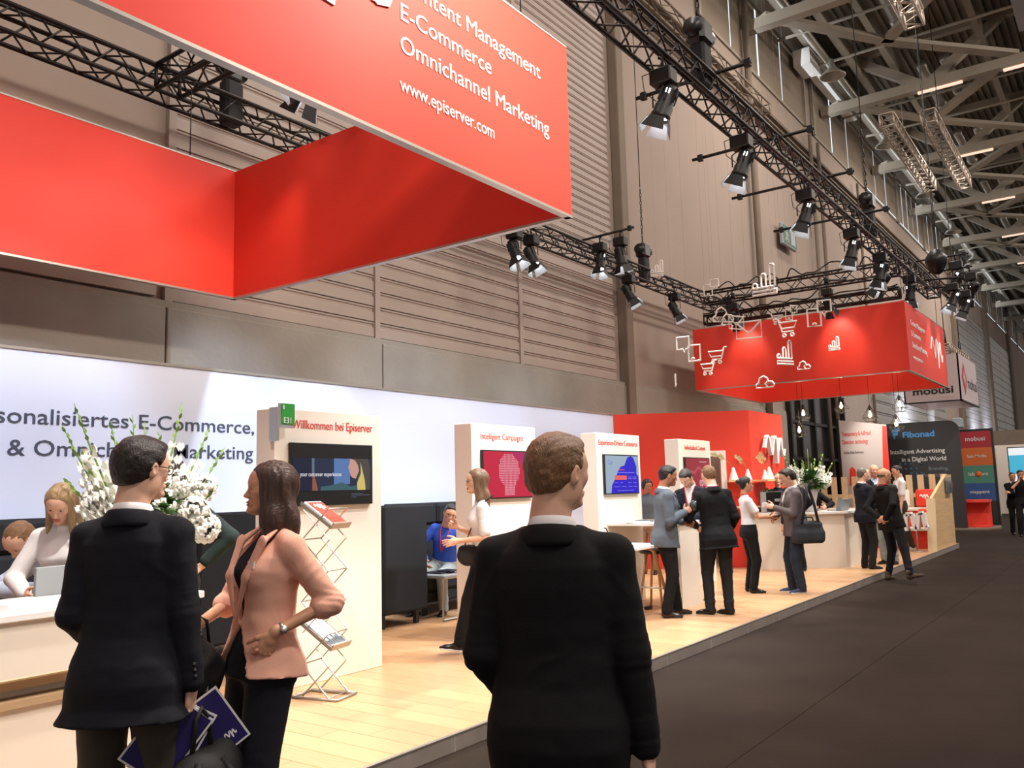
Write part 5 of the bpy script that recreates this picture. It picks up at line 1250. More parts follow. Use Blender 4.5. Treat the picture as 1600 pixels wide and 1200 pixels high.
cable('black power cable hanging from the trestle table to a plug on the floor', [(9.1, 5.3, .96), (9.3, 5.4, 1.02), (9.45, 5.3, .8), (9.5, 5.25, .4), (9.45, 5.2, .2), (9.6, 5.15, .13), (9.75, 5.15, .14)], .006)
b = MB(); b.box(-.06, .06, -.03, .03, 0, .04, bev=.008); o = b.build('power_plug', MATS['black_plastic'], None, loc=(9.82, 5.12, S)); tag(o, 'black power socket block on the floor under the table', 'socket')
for lc, lb in (((9.05, 5.2, .94), 'black microphone like desk gadget with a bent arm on the trestle table'),):
    o = empty('desk_gadget', (lc[0], lc[1], lc[2])); tag(o, lb, 'gadget'); b = MB(); b.box(-.14, .20, -.06, .06, 0, .03, bev=.01); b.build('base', MATS['black_plastic'], o); b = MB(); b.tube([(-.02, 0, .03), (.0, 0, .12), (-.06, 0, .20), (-.10, 0, .21)], .008, 6); b.build('arm', MATS['black_plastic'], o)

# ---------------------------------------------------------------- right reception counter (angled) with its things
CA, CB = Vector((15.12, 5.74, 0)), Vector((16.0, 4.36, 0)); CC = Vector((16.9, 4.30, 0))
r2 = empty('bar_counter', (CA.x, CA.y, S)); tag(r2, 'long cream counter with white top at the far end of the stage', 'counter')
L = (-CA.x, -CA.y, -S)
# the part facing us runs back towards the viewer's side of the logo wall
CD = Vector((13.55, 5.10, 0))
b = MB(); b.prism([(CA.x, CA.y), (CB.x, CB.y), (16.42, 4.63), (15.78, 5.62), (15.50, 5.74)], S, 1.06); b.build('front_body', MATS['cream_panel'], r2, loc=L)
b = MB(); b.prism([(CB.x, CB.y), (CC.x, CC.y), (CC.x, CC.y+.5), (CB.x+.42, CB.y+.52)], S, 1.06); b.build('end_body', MATS['cream_panel'], r2, loc=L)
b = MB(); d_ = (CB-CA).normalized(); p = CA-d_*.05-Vector((d_.y*-1, d_.x, 0))*.04; q_ = CB+d_*.05-Vector((-d_.y, d_.x, 0))*.04; b.prism([(15.06, 5.76), (15.98, 4.28), (16.48, 4.62), (15.82, 5.68), (15.50, 5.76)], 1.06, 1.10); b.build('counter_top', MATS['white_gloss'], r2, loc=L)
b = MB(); b.prism([(CB.x-.01, CB.y-.08), (CC.x+.04, CC.y-.04), (CC.x+.04, CC.y+.54), (CB.x+.44, CB.y+.56)], 1.06, 1.10); b.build('counter_top', MATS['white_gloss'], r2, loc=L)
mo = empty('monitor', (15.32, 5.52, 1.10), R_(-58)); tag(mo, 'black computer monitor seen from behind on the far counter', 'monitor')
b = MB(); b.box(-.10, .56, -.02, .03, .02, .38, bev=.01); b.build('monitor_back', MATS['black_plastic'], mo)
b = MB(); b.box(-.10, .0, -.026, -.02, .02, .37); b.build('side_strip', MATS['sign_grey'], mo)
b = MB(); b.box(.15, .26, -.026, -.02, .20, .25); b.build('label_plate', MATS['sign_grey'], mo); b = MB(); b.box(.1, .36, -.08, .1, 0, .02); b.build('stand', MATS['black_plastic'], mo)
lp = empty('laptop', (16.32, 4.55, 1.10), R_(150)); tag(lp, 'open laptop with a blue screen at the right end of the far counter', 'laptop')
b = MB(); b.box(-.15, .15, -.11, .11, 0, .015, bev=.004); b.build('keyboard_deck', MATS['sign_grey'], lp)
b = MB(); b.box(-.15, .15, -.005, .005, 0, .21); o = b.build('screen', MATS['sign_grey'], lp, loc=(0, .11, .012)); o.rotation_euler = (R_(-18), 0, 0)
q = MB(); q.box(-.14, .14, -.008, -.005, .01, .2); q.build('display', em('s_lap', (120, 150, 210)), o)

# shelves on the angled wall, with vases
def onAB(s, off, z): p = PA+dAB*s-Vector((-dAB.y, dAB.x, 0))*off; return Vector((p.x, p.y, z))
def shelf(z, sa, sb, label):
    b = MB(); p, q = PA+dAB*sa-nn*.24, PA+dAB*sb-nn*.24; wallseg(b, p, q, .24, z-.03, z); o = b.build('wall_shelf', MATS['pine']); tag(o, label, 'shelf', 'shelves on the red wall'); return o
sh1 = shelf(1.70, 2.05, 2.52, 'upper short wooden shelf with vases on the red wall'); sh2 = shelf(1.22, 2.05, 2.52, 'lower short wooden shelf on the red wall')
b = MB(); b.box(0, .62, -.24, 0, 1.67, 1.70); o = b.build('wall_shelf', MATS['pine'], None, loc=(15.60, 5.80, 0)); tag(o, 'upper shelf running on along the logo wall', 'shelf', 'shelves on the red wall')
b = MB(); b.box(0, .62, -.24, 0, 1.19, 1.22); o = b.build('wall_shelf', MATS['pine'], None, loc=(15.60, 5.80, 0)); tag(o, 'lower shelf running on along the logo wall', 'shelf', 'shelves on the red wall')
def conevase(loc, h_, label, orchid=None, seed=1):
    r = empty('cone_vase', loc); tag(r, label, 'vase', 'white cone vases'); b = MB(); b.lathe([(.085*h_/.24, 0), (.09*h_/.24, .01), (.02*h_/.24, h_), (.012, h_), (.0, h_*.5)], (0, 0, 0), 14, sm=False); b.build('vase', MATS['vase_white'], r)
    if orchid:
        rr_ = random.Random(seed); g, q = MB(), MB(); dx, dy = orchid; pts = [Vector((dx*t, dy*t, h_+.26*math.sin(t*1.9))) for t in (0, .25, .5, .75, 1.)]; g.tube(pts, .005, 5); g.build('stem', MATS['leaf_light'], r)
        for i in range(16):
            t = .35+.65*i/15; j = min(int(t*4), 3); c = pts[j].lerp(pts[j+1], t*4-j)+Vector((rr_.uniform(-.03, .03), rr_.uniform(-.03, .03), rr_.uniform(-.03, .02)))
            for k_ in range(5):
                a = k_*1.257; u = Vector((-.3, math.cos(a), math.sin(a))).normalized(); v = Vector((-1, 0, 0)).cross(u)*.012; q.add([c, c+u*.022+v, c+u*.036, c+u*.022-v], [(0, 1, 2, 3)])
        o = q.build('blossom', MATS['petal_cream'], r); o['kind'] = 'stuff'
    else:
        rr_ = random.Random(seed); g = MB()
        for i in range(16): a = rr_.uniform(0, 6.28); leafblade(g, (0, 0, h_), (math.cos(a), math.sin(a), rr_.uniform(.3, 1.4)), rr_.uniform(.08, .16), .022, rr_)
        g.build('leaves', MATS['leaf'], r)
conevase(onAB(2.16, .12, 1.70), .24, 'leftmost white cone vase with a long arching orchid', (-.26, .34), 1)
conevase(onAB(2.42, .12, 1.70), .20, 'second white cone vase from the left on the upper shelf', (.02, .30), 2)
conevase((15.74, 5.66, 1.70), .18, 'smallest white cone vase on the upper shelf', (.05, .12), 3)
conevase((15.98, 5.66, 1.70), .24, 'rightmost white cone vase on the upper shelf', (-.02, .22), 4)
conevase((15.66, 5.66, 1.22), .18, 'left cone vase with green leaves on the lower shelf', None, 5)
conevase((15.86, 5.66, 1.22), .22, 'right cone vase with green leaves on the lower shelf', None, 6)

# ---------------------------------------------------------------- seating steps, slats and pine screen
def B1(nm, mat, label, cat, *a, bev=.0, group=None):
    b = MB(); b.box(*a, bev=bev); return tag(b.build(nm, MATS[mat]), label, cat, group)
sp_ = empty('seating_steps', (20.9, 3.75, S)); tag(sp_, 'two red seating steps with white tops at the end of the stage', 'bench'); L = (-20.9, -3.75, -S)
for nm, mt, a in (('lower_step', 'red_wall', (20.9, 22.6, 3.78, 6.6, S, .50)), ('lower_top', 'white_paint', (20.86, 21.6, 3.78, 6.6, .50, .55)), ('upper_step', 'red_wall', (21.6, 22.6, 3.78, 6.6, .50, .92)), ('upper_top', 'white_paint', (21.56, 22.6, 3.78, 6.6, .92, .97))):
    b = MB(); b.box(*a); b.build(nm, MATS[mt], sp_, loc=L)
sc_ = empty('slat_screen', (22.62, 3.7, S)); tag(sc_, 'screen of upright pale wooden slats behind the seating steps', 'screen')
for i in range(16):
    y = .04+i*.255; b = MB(); b.box(0, .05, y, y+.135, 0, 1.64, bev=.004); b.build('slat', MATS['slat_wood'], sc_)
b = MB(); b.box(.05, .08, 0, 4.1, .2, .3); b.box(.05, .08, 0, 4.1, 1.1, 1.2); b.build('rail', MATS['slat_wood'], sc_)
b = MB(); b.prism([(20.12, S), (22.75, S), (22.86, 1.73), (22.2, 1.73), (20.36, 1.22)], 3.68, 3.74, lambda u, v, w: (u, w, v)); ps = b.build('pine_screen', MATS['pine']); tag(ps, 'solid pine panel with a slanted top closing the stage end', 'panel')
b = MB(); b.prism([(20.10, S), (20.14, S), (20.38, 1.22), (20.34, 1.22)], 3.62, 3.80, lambda u, v, w: (u, w, v)); b.build('edge_post', MATS['slat_wood'], ps)
b = MB(); b.box(21.9, 22.5, 3.60, 3.68, 1.30, 1.58); o = b.build('leaflet_holder', MATS['clear']); tag(o, 'clear leaflet holder screwed to the top of the pine panel', 'holder'); q = MB(); q.box(21.95, 22.45, 3.62, 3.66, 1.32, 1.66); q.build('leaflets', MATS['sign_grey'], o)
def cushion(loc, label, mat, rx=0, rz=0, s=.42):
    F = Field(.02); F.u(p_box((0, 0, 0), (s/2, s/2, .055), None, .05)); V, Fc = F.mesh(); n_ = np.hypot(V[:, 0], V[:, 1])/(s/2); V[:, 2] *= 1+.8*np.clip(1-n_**2, 0, 1)
    o = mesh_np('cushion', V, Fc, MATS[mat], None, True); o.location = loc; o.rotation_euler = (rx, 0, rz); tag(o, label, 'cushion', 'cushions on the seating steps')
    emblem('cushion_emblem', lambda u, v, d: (-.10+.2*u, -.03+.1*v, .10+d), 1, MATS['text_white'] if mat != 'white_paint' else MATS['red_panel'], o, .06, .006); return o
cushion((22.40, 4.20, 1.19), 'red cushion leaning on the slats of the upper step', 'red_panel', R_(80), R_(-90))
cushion((22.40, 4.75, 1.19), 'white cushion leaning on the slats beside the red one', 'white_paint', R_(80), R_(-90))
cushion((22.40, 5.50, 1.19), 'red cushion leaning on the slats behind the man in the polo shirt', 'red_panel', R_(80), R_(-90))
cushion((21.40, 3.98, .76), 'red cushion on the lower step beside the pine panel', 'red_panel', R_(75), R_(-90))
cushion((21.2, 4.70, .61), 'flat red cushion lying on the lower step', 'red_panel', 0, .3, .46)
# the white ribbon sculpture on its stand
sculp = empty('ribbon_sculpture', (20.02, 3.98, S)); tag(sculp, 'thick white ribbon shaped sculpture on a thin metal stand', 'sculpture')
b = MB(); pr = [(-.20, -.18), (-.17, .17), (-.06, .18), (-.01, -.14), (.03, -.15), (.08, .19), (.16, .20), (.20, -.10), (.25, -.12)]
for i in range(len(pr)-1):
    (a0, c0), (a1, c1) = pr[i], pr[i+1]; dx, dz = a1-a0, c1-c0; L_ = math.hypot(dx, dz); nx, nz = -dz/L_*.040, dx/L_*.040
    b.prism([(-(a0+nx), c0+nz), (-(a0-nx), c0-nz), (-(a1-nx), c1-nz), (-(a1+nx), c1+nz)], -.10, .10, lambda u, v, w: (w, u, v+.62))
b.build('ribbon', MATS['white_gloss'], sculp); b = MB(); b.tube([(0, 0, 0), (0, 0, .46)], .015, 8); b.lathe([(.0, 0), (.14, 0), (.14, .01), (0, .012)], (0, 0, 0), 18); b.build('stand', MATS['alu'], sculp)

# ---------------------------------------------------------------- neighbouring booths
fb = empty('booth_wall', (31, 4.65, .05)); tag(fb, 'black wall with rounded corner lettered Fibonad, Intelligent Advertising in a Digital World', 'booth wall')
pts = [(4.65, .05), (7.55, .05), (7.55, 3.53), (4.95, 3.53)]+[(4.95-.30*math.sin(a), 3.23+.30*math.cos(a)) for a in np.linspace(.3, 1.57, 5)]
b = MB(); b.prism(pts, 0, .2, lambda u, v, w: (w, u-4.65, v-.05)); b.build('panel', MATS['fib_black'], fb)
def tx(par, org, s, size, y, z, mat, w=None, bold=0., al='LEFT', x=-.004): text('lettering', s, size, ((x, y-org[1], z-org[2]), (0, -1, 0), (0, 0, 1)), MATS[mat], par, w=w, sx=.9, bold=bold, align=al)
o3 = (31, 4.65, .05)
tx(fb, o3, 'Fibonad', .27, 6.36, 3.04, 'fib_blue', .98, .008); tx(fb, o3, 'Intelligent Advertising', .205, 6.78, 2.50, 'fib_text', 1.67, .002); tx(fb, o3, 'in a Digital World', .205, 6.44, 2.24, 'fib_text', 1.35, .002); tx(fb, o3, 'Branding.', .16, 5.03, 1.93, 'fib_dim', .60, .002, 'RIGHT'); tx(fb, o3, 'Performance.', .16, 5.03, 1.72, 'fib_dim', .80, .002, 'RIGHT')
b = MB()
for pl in ([(0, .30), (.26, .36), (.26, .24), (0, .20)], [(.02, .18), (.20, .22), (.18, .11), (.03, .09)], [(.03, .07), (.12, .09), (.06, -.04)]): b.prism([(-(u), v) for u, v in pl], 0, .006, lambda u, v, w: (-.004-w, 6.68-4.65+u, 3.02-.05+v))
b.build('emblem', MATS['fib_blue'], fb)
for i in range(6):
    for j in range(5):
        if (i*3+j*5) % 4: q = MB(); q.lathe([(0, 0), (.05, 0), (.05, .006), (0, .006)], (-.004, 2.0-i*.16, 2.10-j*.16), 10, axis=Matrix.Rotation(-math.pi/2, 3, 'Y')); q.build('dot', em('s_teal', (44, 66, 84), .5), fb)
mb = empty('banner_column', (33, 3.98, .05)); tag(mb, 'tall black frame banner of five colour blocks, headed mobusi', 'banner'); L = (-33, -3.98, -.05)
R5 = [('bx_red', 2.66, 3.22), ('bx_orange', 2.06, 2.66), ('bx_green', 1.46, 2.06), ('bx_blue', .86, 1.46), ('fib_black', .10, .86)]
b = MB(); b.box(33, 33.12, 3.92, 5.02, .05, 3.30); b.build('frame', MATS['black_metal'], mb, loc=L)
for m_, a0, a1 in R5: b = MB(); b.box(32.985, 33, 3.99, 4.95, a0, a1); b.build('colour_block', MATS[m_], mb, loc=L)
o4 = (33, 3.98, .05)
for s_, z_, sz in (('mobusi', 2.90, .21), ('Sun Media', 2.33, .15), ('lab   unt', 1.72, .17), ('mappent', 1.12, .15), ('connect', .42, .14)): tx(mb, o4, s_, sz, 4.47, z_, 'fib_text' if z_ > 1 else 'fib_dim', .60, .002, 'CENTER', -.02)
q = MB(); q.lathe([(0, 0), (.10, 0), (.10, .006), (0, .006)], (-.02, 4.46-3.98, 1.77-.05), 14, axis=Matrix.Rotation(-math.pi/2, 3, 'Y')); q.build('dot', MATS['bx_orange'], mb)
tb = empty('booth_banner', (29, 6.45, .0)); tag(tb, 'pale banner reading Transparency and AdFraud Detection technology', 'banner'); o5 = (29, 6.45, .0)
b = MB(); b.prism([(0, 0), (1.40, 0), (1.40, 3.63), (-.05, 3.40)], 0, .06, lambda u, v, w: (w, u, v)); b.build('panel', MATS['banner_grey'], tb)
b = MB(); b.prism([(-.04, 0), (.25, 0), (.07, 3.36), (-.06, 3.34)], -.006, 0, lambda u, v, w: (w, u, v)); b.build('red_wedge', MATS['red_panel'], tb)
b = MB(); b.box(-.05, .06, 1.40, 1.48, 0, 3.66); b.build('edge_post', MATS['black_metal'], tb)
tx(tb, o5, 'Transparency & AdFraud', .20, 7.78, 3.10, 'text_red', .90, .003, x=-.01); tx(tb, o5, 'Detection technology', .20, 7.78, 2.84, 'text_red', .80, .003, x=-.01); tx(tb, o5, 'The Best Mobile Performance', .12, 7.76, 2.52, 'cube_black', .62, x=-.01)
b = MB(); b.prism([(.95, 1.5), (1.2, 1.5), (1.16, 2.02), (1.07, 2.10), (.98, 2.0)], -.012, -.006, lambda u, v, w: (w, u, v)); b.build('drop_shape', MATS['red_panel'], tb)
dk = empty('red_desk', (31.4, 4.15, .05)); tag(dk, 'red reception desk with a white side panel at the neighbouring booth', 'desk')
b = MB(); b.box(0, .9, -.1, .9, .80, .88); b.box(.55, .65, -.1, .62, 0, .80); b.box(0, .9, -.1, .9, 0, .05); b.build('desk_body', MATS['bx_red'] if False else MATS['red_wall'], dk)
b = MB(); b.box(-.02, .5, .62, .76, .05, .80); b.build('side_panel', MATS['white_paint'], dk)
b = MB(); b.prism([(30.6, 4.1), (31.6, 3.75), (38, 4.6), (38, 9), (30.6, 9)], .0, .05); o = b.build('booth_platform', MATS['pillar_paint']); struct(o); o.name = 'floor_neighbour'
cb = empty('hanging_cube', (28, 4.04, 3.93)); tag(cb, 'white hanging cube sign lettered mobusi with a red diamond, behind the red frame', 'sign'); L = (-28, -4.04, -3.93)
for nm, a in (('side_panel', (28, 28.04, 4.04, 5.60, 3.93, 5.32)), ('front_panel', (28, 31.4, 4.04, 4.08, 3.93, 5.32)), ('back_panel', (28, 31.4, 5.56, 5.60, 3.93, 5.32)), ('far_panel', (31.36, 31.4, 4.04, 5.6, 3.93, 5.32)), ('frame_rail', (27.98, 28.05, 4.02, 5.62, 3.90, 3.94)), ('frame_rail', (27.98, 31.42, 4.02, 4.09, 3.90, 3.94))):
    b = MB(); b.box(*a); b.build(nm, MATS['cube_white'] if 'panel' in nm else MATS['sofa_leg'], cb, loc=L)
o6 = (28, 4.04, 3.93); tx(cb, o6, 'mobusi', .30, 5.36, 4.16, 'cube_black', 1.12, .008); tx(cb, o6, 'by Fibonad', .12, 4.86, 4.03, 'banner_grey', .62)
text('lettering', 'mobusi', .52, ((1.35, -.003, .45), (1, 0, 0), (0, 0, 1)), MATS['cube_black'], cb, w=1.85, bold=.003)
b = MB(); b.prism([(.35, .70), (.80, 1.20), (1.25, .70), (.80, .20)], -.006, -.002, lambda u, v, w: (u, w, v)); b.build('diamond', MATS['cube_red'], cb)
b = MB(); b.prism([(.60, .70), (.80, .95), (1.0, .70), (.80, .45)], -.012, -.006, lambda u, v, w: (u, w, v)); b.build('diamond_gap', MATS['cube_white'], cb)
truss('pale truss frame on top of the white hanging cube', (28.0, 4.4, 5.48), (31.4, 4.4, 5.48), .35, .30, TS, group=None, pitch=.35, r=.02, rb=.012)
for x in (28.3, 31.0): b = MB(); b.tube([(0, 0, 0), (0, 0, 12.9)], .012, 6); b.tube([(-.15, 0, 0), (0, 0, .45), (.15, 0, 0)], .03, 6); o = b.build('hanging_cable', MATS['black_metal'], None, loc=(x, 4.4, 5.62)); tag(o, 'dark cable holding up the %s end of the white cube' % ('near' if x < 29 else 'far'), 'cable')
B1('partition_panel', 'cube_white', 'plain pale partition wall right of the colour block banner', 'partition', 37.5, 42.5, 5.00, 5.10, .0, 2.9)
B1('partition_panel', 'cream_panel', 'tall pale partition wall behind the two men at the right edge', 'partition', 45, 45.15, 3.6, 6.4, 0, 3.1)
B1('partition_panel', 'pillar_paint', 'long dim booth wall in the far distance', 'partition', 52, 52.2, 2.4, 9, 0, 4.1)
o = B1('booth_screen', 'black_plastic', 'bright blue and white screen in a far booth at the right edge', 'screen', 42.0, 42.08, 3.62, 4.52, .5, 2.9)
for (z0_, z1_, nm_, c_, st_) in ((2.55, 2.95, 's_w1', (235, 240, 245), 1.), (1.75, 2.55, 's_cy', (70, 176, 206), 1.), (.6, 1.75, 's_w2', (235, 240, 245), 1.)): q = MB(); q.box(41.985, 42, 3.66, 4.48, z0_, min(z1_, 2.86)); q.build('display', em(nm_, c_, st_), o)
B1('loudspeaker', 'black_plastic', 'small black loudspeaker on top of the pale partition', 'speaker', 37.6, 38.0, 5.0, 5.3, 2.9, 3.35, bev=.03)
B1('wall_box', 'sign_grey', 'small grey camera box above the colour block banner', 'box', 33.4, 33.9, 4.9, 5.2, 3.4, 3.75, bev=.03)
# ---------------------------------------------------------------- the people
mt = MATS
D = R_
def js(col, collar=None, **k): return dict(mat=mt[col], collar=mt[collar or col], **k)
# 1 man with glasses talking, seen from behind
A_, Ai = person('man in dark navy jacket and black glasses seen from behind, holding blue brochures', (1.91, 3.29, 0), D(38), 1.865, vox=.007, hv=.0032, hand_v=.003, wid=.93,
    hair='thick', hairmat=mt['hair_dark'], skin='skin_light', head=(D(-34), D(2), 0), torso=(0, D(2), 0), top=js('cloth_white'), jacket=dict(mat=mt['cloth_dark_navy'], v=1.12, buttons=1, z0=.73, flare=.03, amp=2.6),
    legsw=dict(mat=mt['cloth_taupe'], w=1.05), shoes=dict(mat=mt['leather_brown']), glasses=mt['frame_black'],
    arms={'L': ((.16, .15, .94), (-.9, .30, -.6), dict(curl=.6)), 'R': ((.0, -.235, .83), (-1, -.30, 0), dict(curl=1.15, thumb=.8, dir=(.25, .12, -1), back=(-.1, -1, .1)))})
# 2 woman in pink blazer
B_, Bi = person('woman with long brown hair in a pink blazer standing with hand on hip', (2.44, 3.15, 0), D(168), 1.77, fem=True, vox=.007, hv=.0032, hand_v=.003, skin='skin_tan',
    hair='long', hairmat=mt['hair_long_brown'], head=(D(-20), D(-2), 0), torso=(D(2), D(-5), 0), top=dict(mat=mt['cloth_dark_navy'], z0=.92), jacket=dict(mat=mt['cloth_pink'], v=1.06, vw=.10, sleeve=.60, open=.75, z0=.86, flare=.02, amp=2.2, r=(.056, .052, .053)),
    legsw=dict(mat=mt['cloth_dark_navy'], hem=.105, w=1.08), shoes=dict(mat=mt['leather_black']),
    longhair=[((-.035, .0, .02), (-.085, .02, -.16), .085, .082, (1, 0, 0)), ((-.085, .02, -.14), (-.06, .05, -.34), .080, .035, (1, 0, 0)), ((.010, .060, .045), (-.005, .082, -.14), .046, .050, (0, 1, 0)), ((-.005, .082, -.12), (.0, .092, -.36), .050, .024, (0, 1, 0)), ((.0, -.060, .04), (-.02, -.085, -.26), .040, .04, (0, 1, 0))],
    arms={'L': ((.04, .20, 1.05), (-1, .35, -.35), dict(curl=1.3, thumb=.7, dir=(.5, -.35, -1), back=(.1, 1, .2))), 'R': ((.22, -.12, 1.08), (-.6, -1, -.5), dict(curl=1.0))},
    legs={'L': ((.03, .13, .085), D(10), 0), 'R': ((-.04, -.11, .085), D(-12), 0)}, badge=(.13, .085, 1.31))
# her wrist watch is a part of her
def ringpart(root, info, sd, mat, nm, back=.035, r=.030, w_=.008):
    S_, e, w, hd = info['A'][sd]; x = (w-e)/np.linalg.norm(w-e); c = (w-x*back)*info['k']; q = Vector(x).to_track_quat('Z', 'Y').to_matrix(); b = MB()
    b.lathe([(r-.003, -w_), (r, -w_), (r, w_), (r-.003, w_)], c, 20, axis=q); b.lathe([(0, -.004), (.016, -.004), (.016, .005), (0, .005)], Vector(c)+q @ Vector((r, 0, 0)), 14, axis=q @ Matrix.Rotation(1.571, 3, 'Y')); return b.build(nm, mat, root)
ringpart(B_, Bi, 'L', mt['alu'], 'wrist_watch', .03, .027)
# 3 man in black suit from behind
C_, Ci = person('man in a black suit with short fair hair, nearest, seen from behind', (2.24, 1.485, 0), D(24), 1.785, vox=.007, hv=.0032, hand_v=.003, wid=1.04, jaw=1.04,
    hair='short', hairmat=mt['hair_brown_short'], head=(D(-36), D(0), D(2)), torso=(0, D(1), 0), top=js('cloth_white'), jacket=dict(mat=mt['cloth_black'], v=1.12, z0=.72, amp=1.6), legsw=dict(mat=mt['cloth_black']), shoes=dict(mat=mt['leather_black']),
    arms={'L': ((.15, .16, .93), (-1, .42, -.3), dict(curl=.7)), 'R': ((.0, -.26, .79), (-1, -.4, 0), dict(curl=.7))})
# 4 blonde woman
person('woman with long fair hair in a white shirt bending over behind the reception counter', (2.71, 5.40, S), D(222), 1.66, fem=True, vox=.010, hair='long', hairmat=mt['hair_long_blond'], head=(0, D(34), D(-6)), torso=(0, D(14), 0), pelvis=(-.06, 0, 0),
    top=js('cloth_white', r=(.062, .056, .045)), legsw=dict(mat=mt['cloth_black']), shoes=dict(mat=mt['leather_black']),
    longhair=[((-.05, .02, .0), (-.06, .05, -.18), .075, .06, (1, 0, 0)), ((.015, .060, .04), (.05, .080, -.24), .040, .034, (0, 1, 0)), ((.005, -.060, .04), (.03, -.080, -.22), .040, .030, (0, 1, 0))],
    arms={'L': ((.30, .10, 1.05), (-.5, 1, -.6), dict(curl=.6)), 'R': ((.30, -.12, 1.05), (-.5, -1, -.6), dict(curl=.6))})
# 5 man at the left edge
person('man with short grey-brown hair in a pale blue shirt bending down at the left edge', (3.02, 5.95, S), D(176), 1.76, vox=.010, hair='crop', hairmat=mt['hair_brown_short'], head=(D(20), D(50), 0), torso=(D(5), D(46), 0), pelvis=(-.15, 0, -.14),
    top=js('cloth_lightblue', r=(.064, .058, .05)), legsw=dict(mat=mt['cloth_jeans']), shoes=dict(mat=mt['leather_black']), arms={'L': ((.50, .16, .98), (0, 1, -.6), dict(curl=.5)), 'R': ((.5, -.2, 1.0), (0, -1, -.6), dict(curl=.5))})
# 6 person in dark green shirt behind the flowers
person('person in a dark green shirt with hand on hip, hidden behind the flowers', (3.52, 5.55, S), D(62), 1.80, vox=.010, hair='crop', hairmat=mt['hair_dark'], head=(D(30), 0, 0), top=js('cloth_green', r=(.062, .056, .044), amp=1.8, sleeve=.93), legsw=dict(mat=mt['cloth_charcoal']), shoes=dict(mat=mt['leather_black']),
    arms={'R': ((-.03, -.20, 1.02), (-.4, -1, -.2), dict(curl=.6)), 'L': ((.1, .24, .95), (-.6, 1, -.2), dict(curl=.5))})
# 7 walking woman
person('woman in a white shirt and glasses walking left past the second tower', (6.50, 5.10, S), D(134), 1.72, fem=True, vox=.009, hv=.0042, hair='long', hairmat=mt['hair_long_light_brown'], head=(D(6), D(0), 0), torso=(0, D(4), 0), top=js('cloth_white', sleeve=.42, r=(.056, .054, .05)),
    legsw=dict(mat=mt['cloth_black']), shoes=dict(mat=mt['leather_black'], sole=mt['shoe_white']), glasses=mt['frame_black'],
    longhair=[((-.04, .0, .0), (-.085, .01, -.16), .078, .072, (1, 0, 0)), ((-.085, .01, -.14), (-.095, .03, -.24), .075, .045, (1, 0, 0)), ((.010, .060, .04), (-.01, .082, -.16), .040, .042, (0, 1, 0))],
    arms={'L': ((.25, .14, 1.08), (-.8, .5, -1), dict(curl=.35, dir=(1, 0, -.15))), 'R': ((.25, -.08, 1.20), (-.5, -.6, -1), dict(curl=.9))},
    legs={'L': ((-.18, .09, .12), 0, D(25)), 'R': ((.26, -.07, .085), 0, D(-8))})
# 8 seated man
person('seated man in a bright blue shirt leaning on the charcoal sofa', (8.62, 7.42, -.26), D(196), 1.78, vox=.010, hair='short', hairmat=mt['hair_dark'], skin='skin_tan', head=(D(30), D(14), D(-14)), torso=(0, D(20), D(-14)), top=js('cloth_blue', r=(.064, .058, .048), amp=1.8), legsw=dict(mat=mt['cloth_lightgrey']), shoes=dict(mat=mt['leather_black']), glasses=mt['frame_black'],
    lanyard=dict(mat=mt['red_ribbon']), badge=(.15, .09, 1.3), arms={'L': ((-.05, .42, .98), (-.6, .8, 0), dict(curl=.4)), 'R': ((.36, -.10, 1.02), (0, -1, -.4), dict(curl=.5))}, legs={'L': ((.40, .16, .44), D(10), 0), 'R': ((.46, -.18, .44), D(-12), 0)})
# 9 curly haired person
person('person with curly dark hair in grey and beige, behind the man in the grey-blue blazer', (13.75, 7.10, S), D(190), 1.64, vox=.013, hv=.006, hair='curly', hairmat=mt['hair_black'], skin='skin_brown', head=(D(40), D(10), 0), top=js('cloth_greyblue'), legsw=dict(mat=mt['cloth_beige']), shoes=dict(mat=mt['leather_black']))
# 10 man in grey-blue blazer
person('dark haired man in a grey-blue blazer holding a glass at the high table', (9.38, 4.62, S), D(-48), 1.76, vox=.009, hv=.0045, hair='short', hairmat=mt['hair_black'], skin='skin_brown', head=(D(-4), D(10), 0), torso=(0, D(3), 0), top=js('cloth_white'), jacket=dict(mat=mt['cloth_greyblue'], v=1.08, vent=1, z0=.80), legsw=dict(mat=mt['cloth_black']), shoes=dict(mat=mt['leather_brown']),
    arms={'R': ((.21, -.10, 1.20), (-.7, -.5, -1), dict(curl=1.1, back=(0, -1, .3), dir=(1, .5, .5))), 'L': ((.26, .12, 1.08), (-.3, 1, -.6), dict(curl=.5))}, legs={'L': ((.14, .12, .085), D(10), 0), 'R': ((-.05, -.10, .085), D(-8), 0)})
# 11 man bowed over the table
person('man in a dark blue suit with a red lanyard bowing over the white table', (11.0, 4.95, S), D(186), 1.80, vox=.009, hv=.0045, hair='short', hairmat=mt['hair_dark'], head=(D(-6), D(42), 0), torso=(0, D(15), D(3)), pelvis=(-.03, 0, 0), top=js('cloth_white'), jacket=dict(mat=mt['cloth_navy'], v=1.02, vw=.085), legsw=dict(mat=mt['cloth_charcoal']), shoes=dict(mat=mt['leather_black']),
    lanyard=dict(mat=mt['red_ribbon'], badge=1), arms={'L': ((.38, .10, 1.06), (-.3, 1, -.6), dict(curl=.8)), 'R': ((.40, -.04, 1.05), (-.3, -1, -.6), dict(curl=.8))})
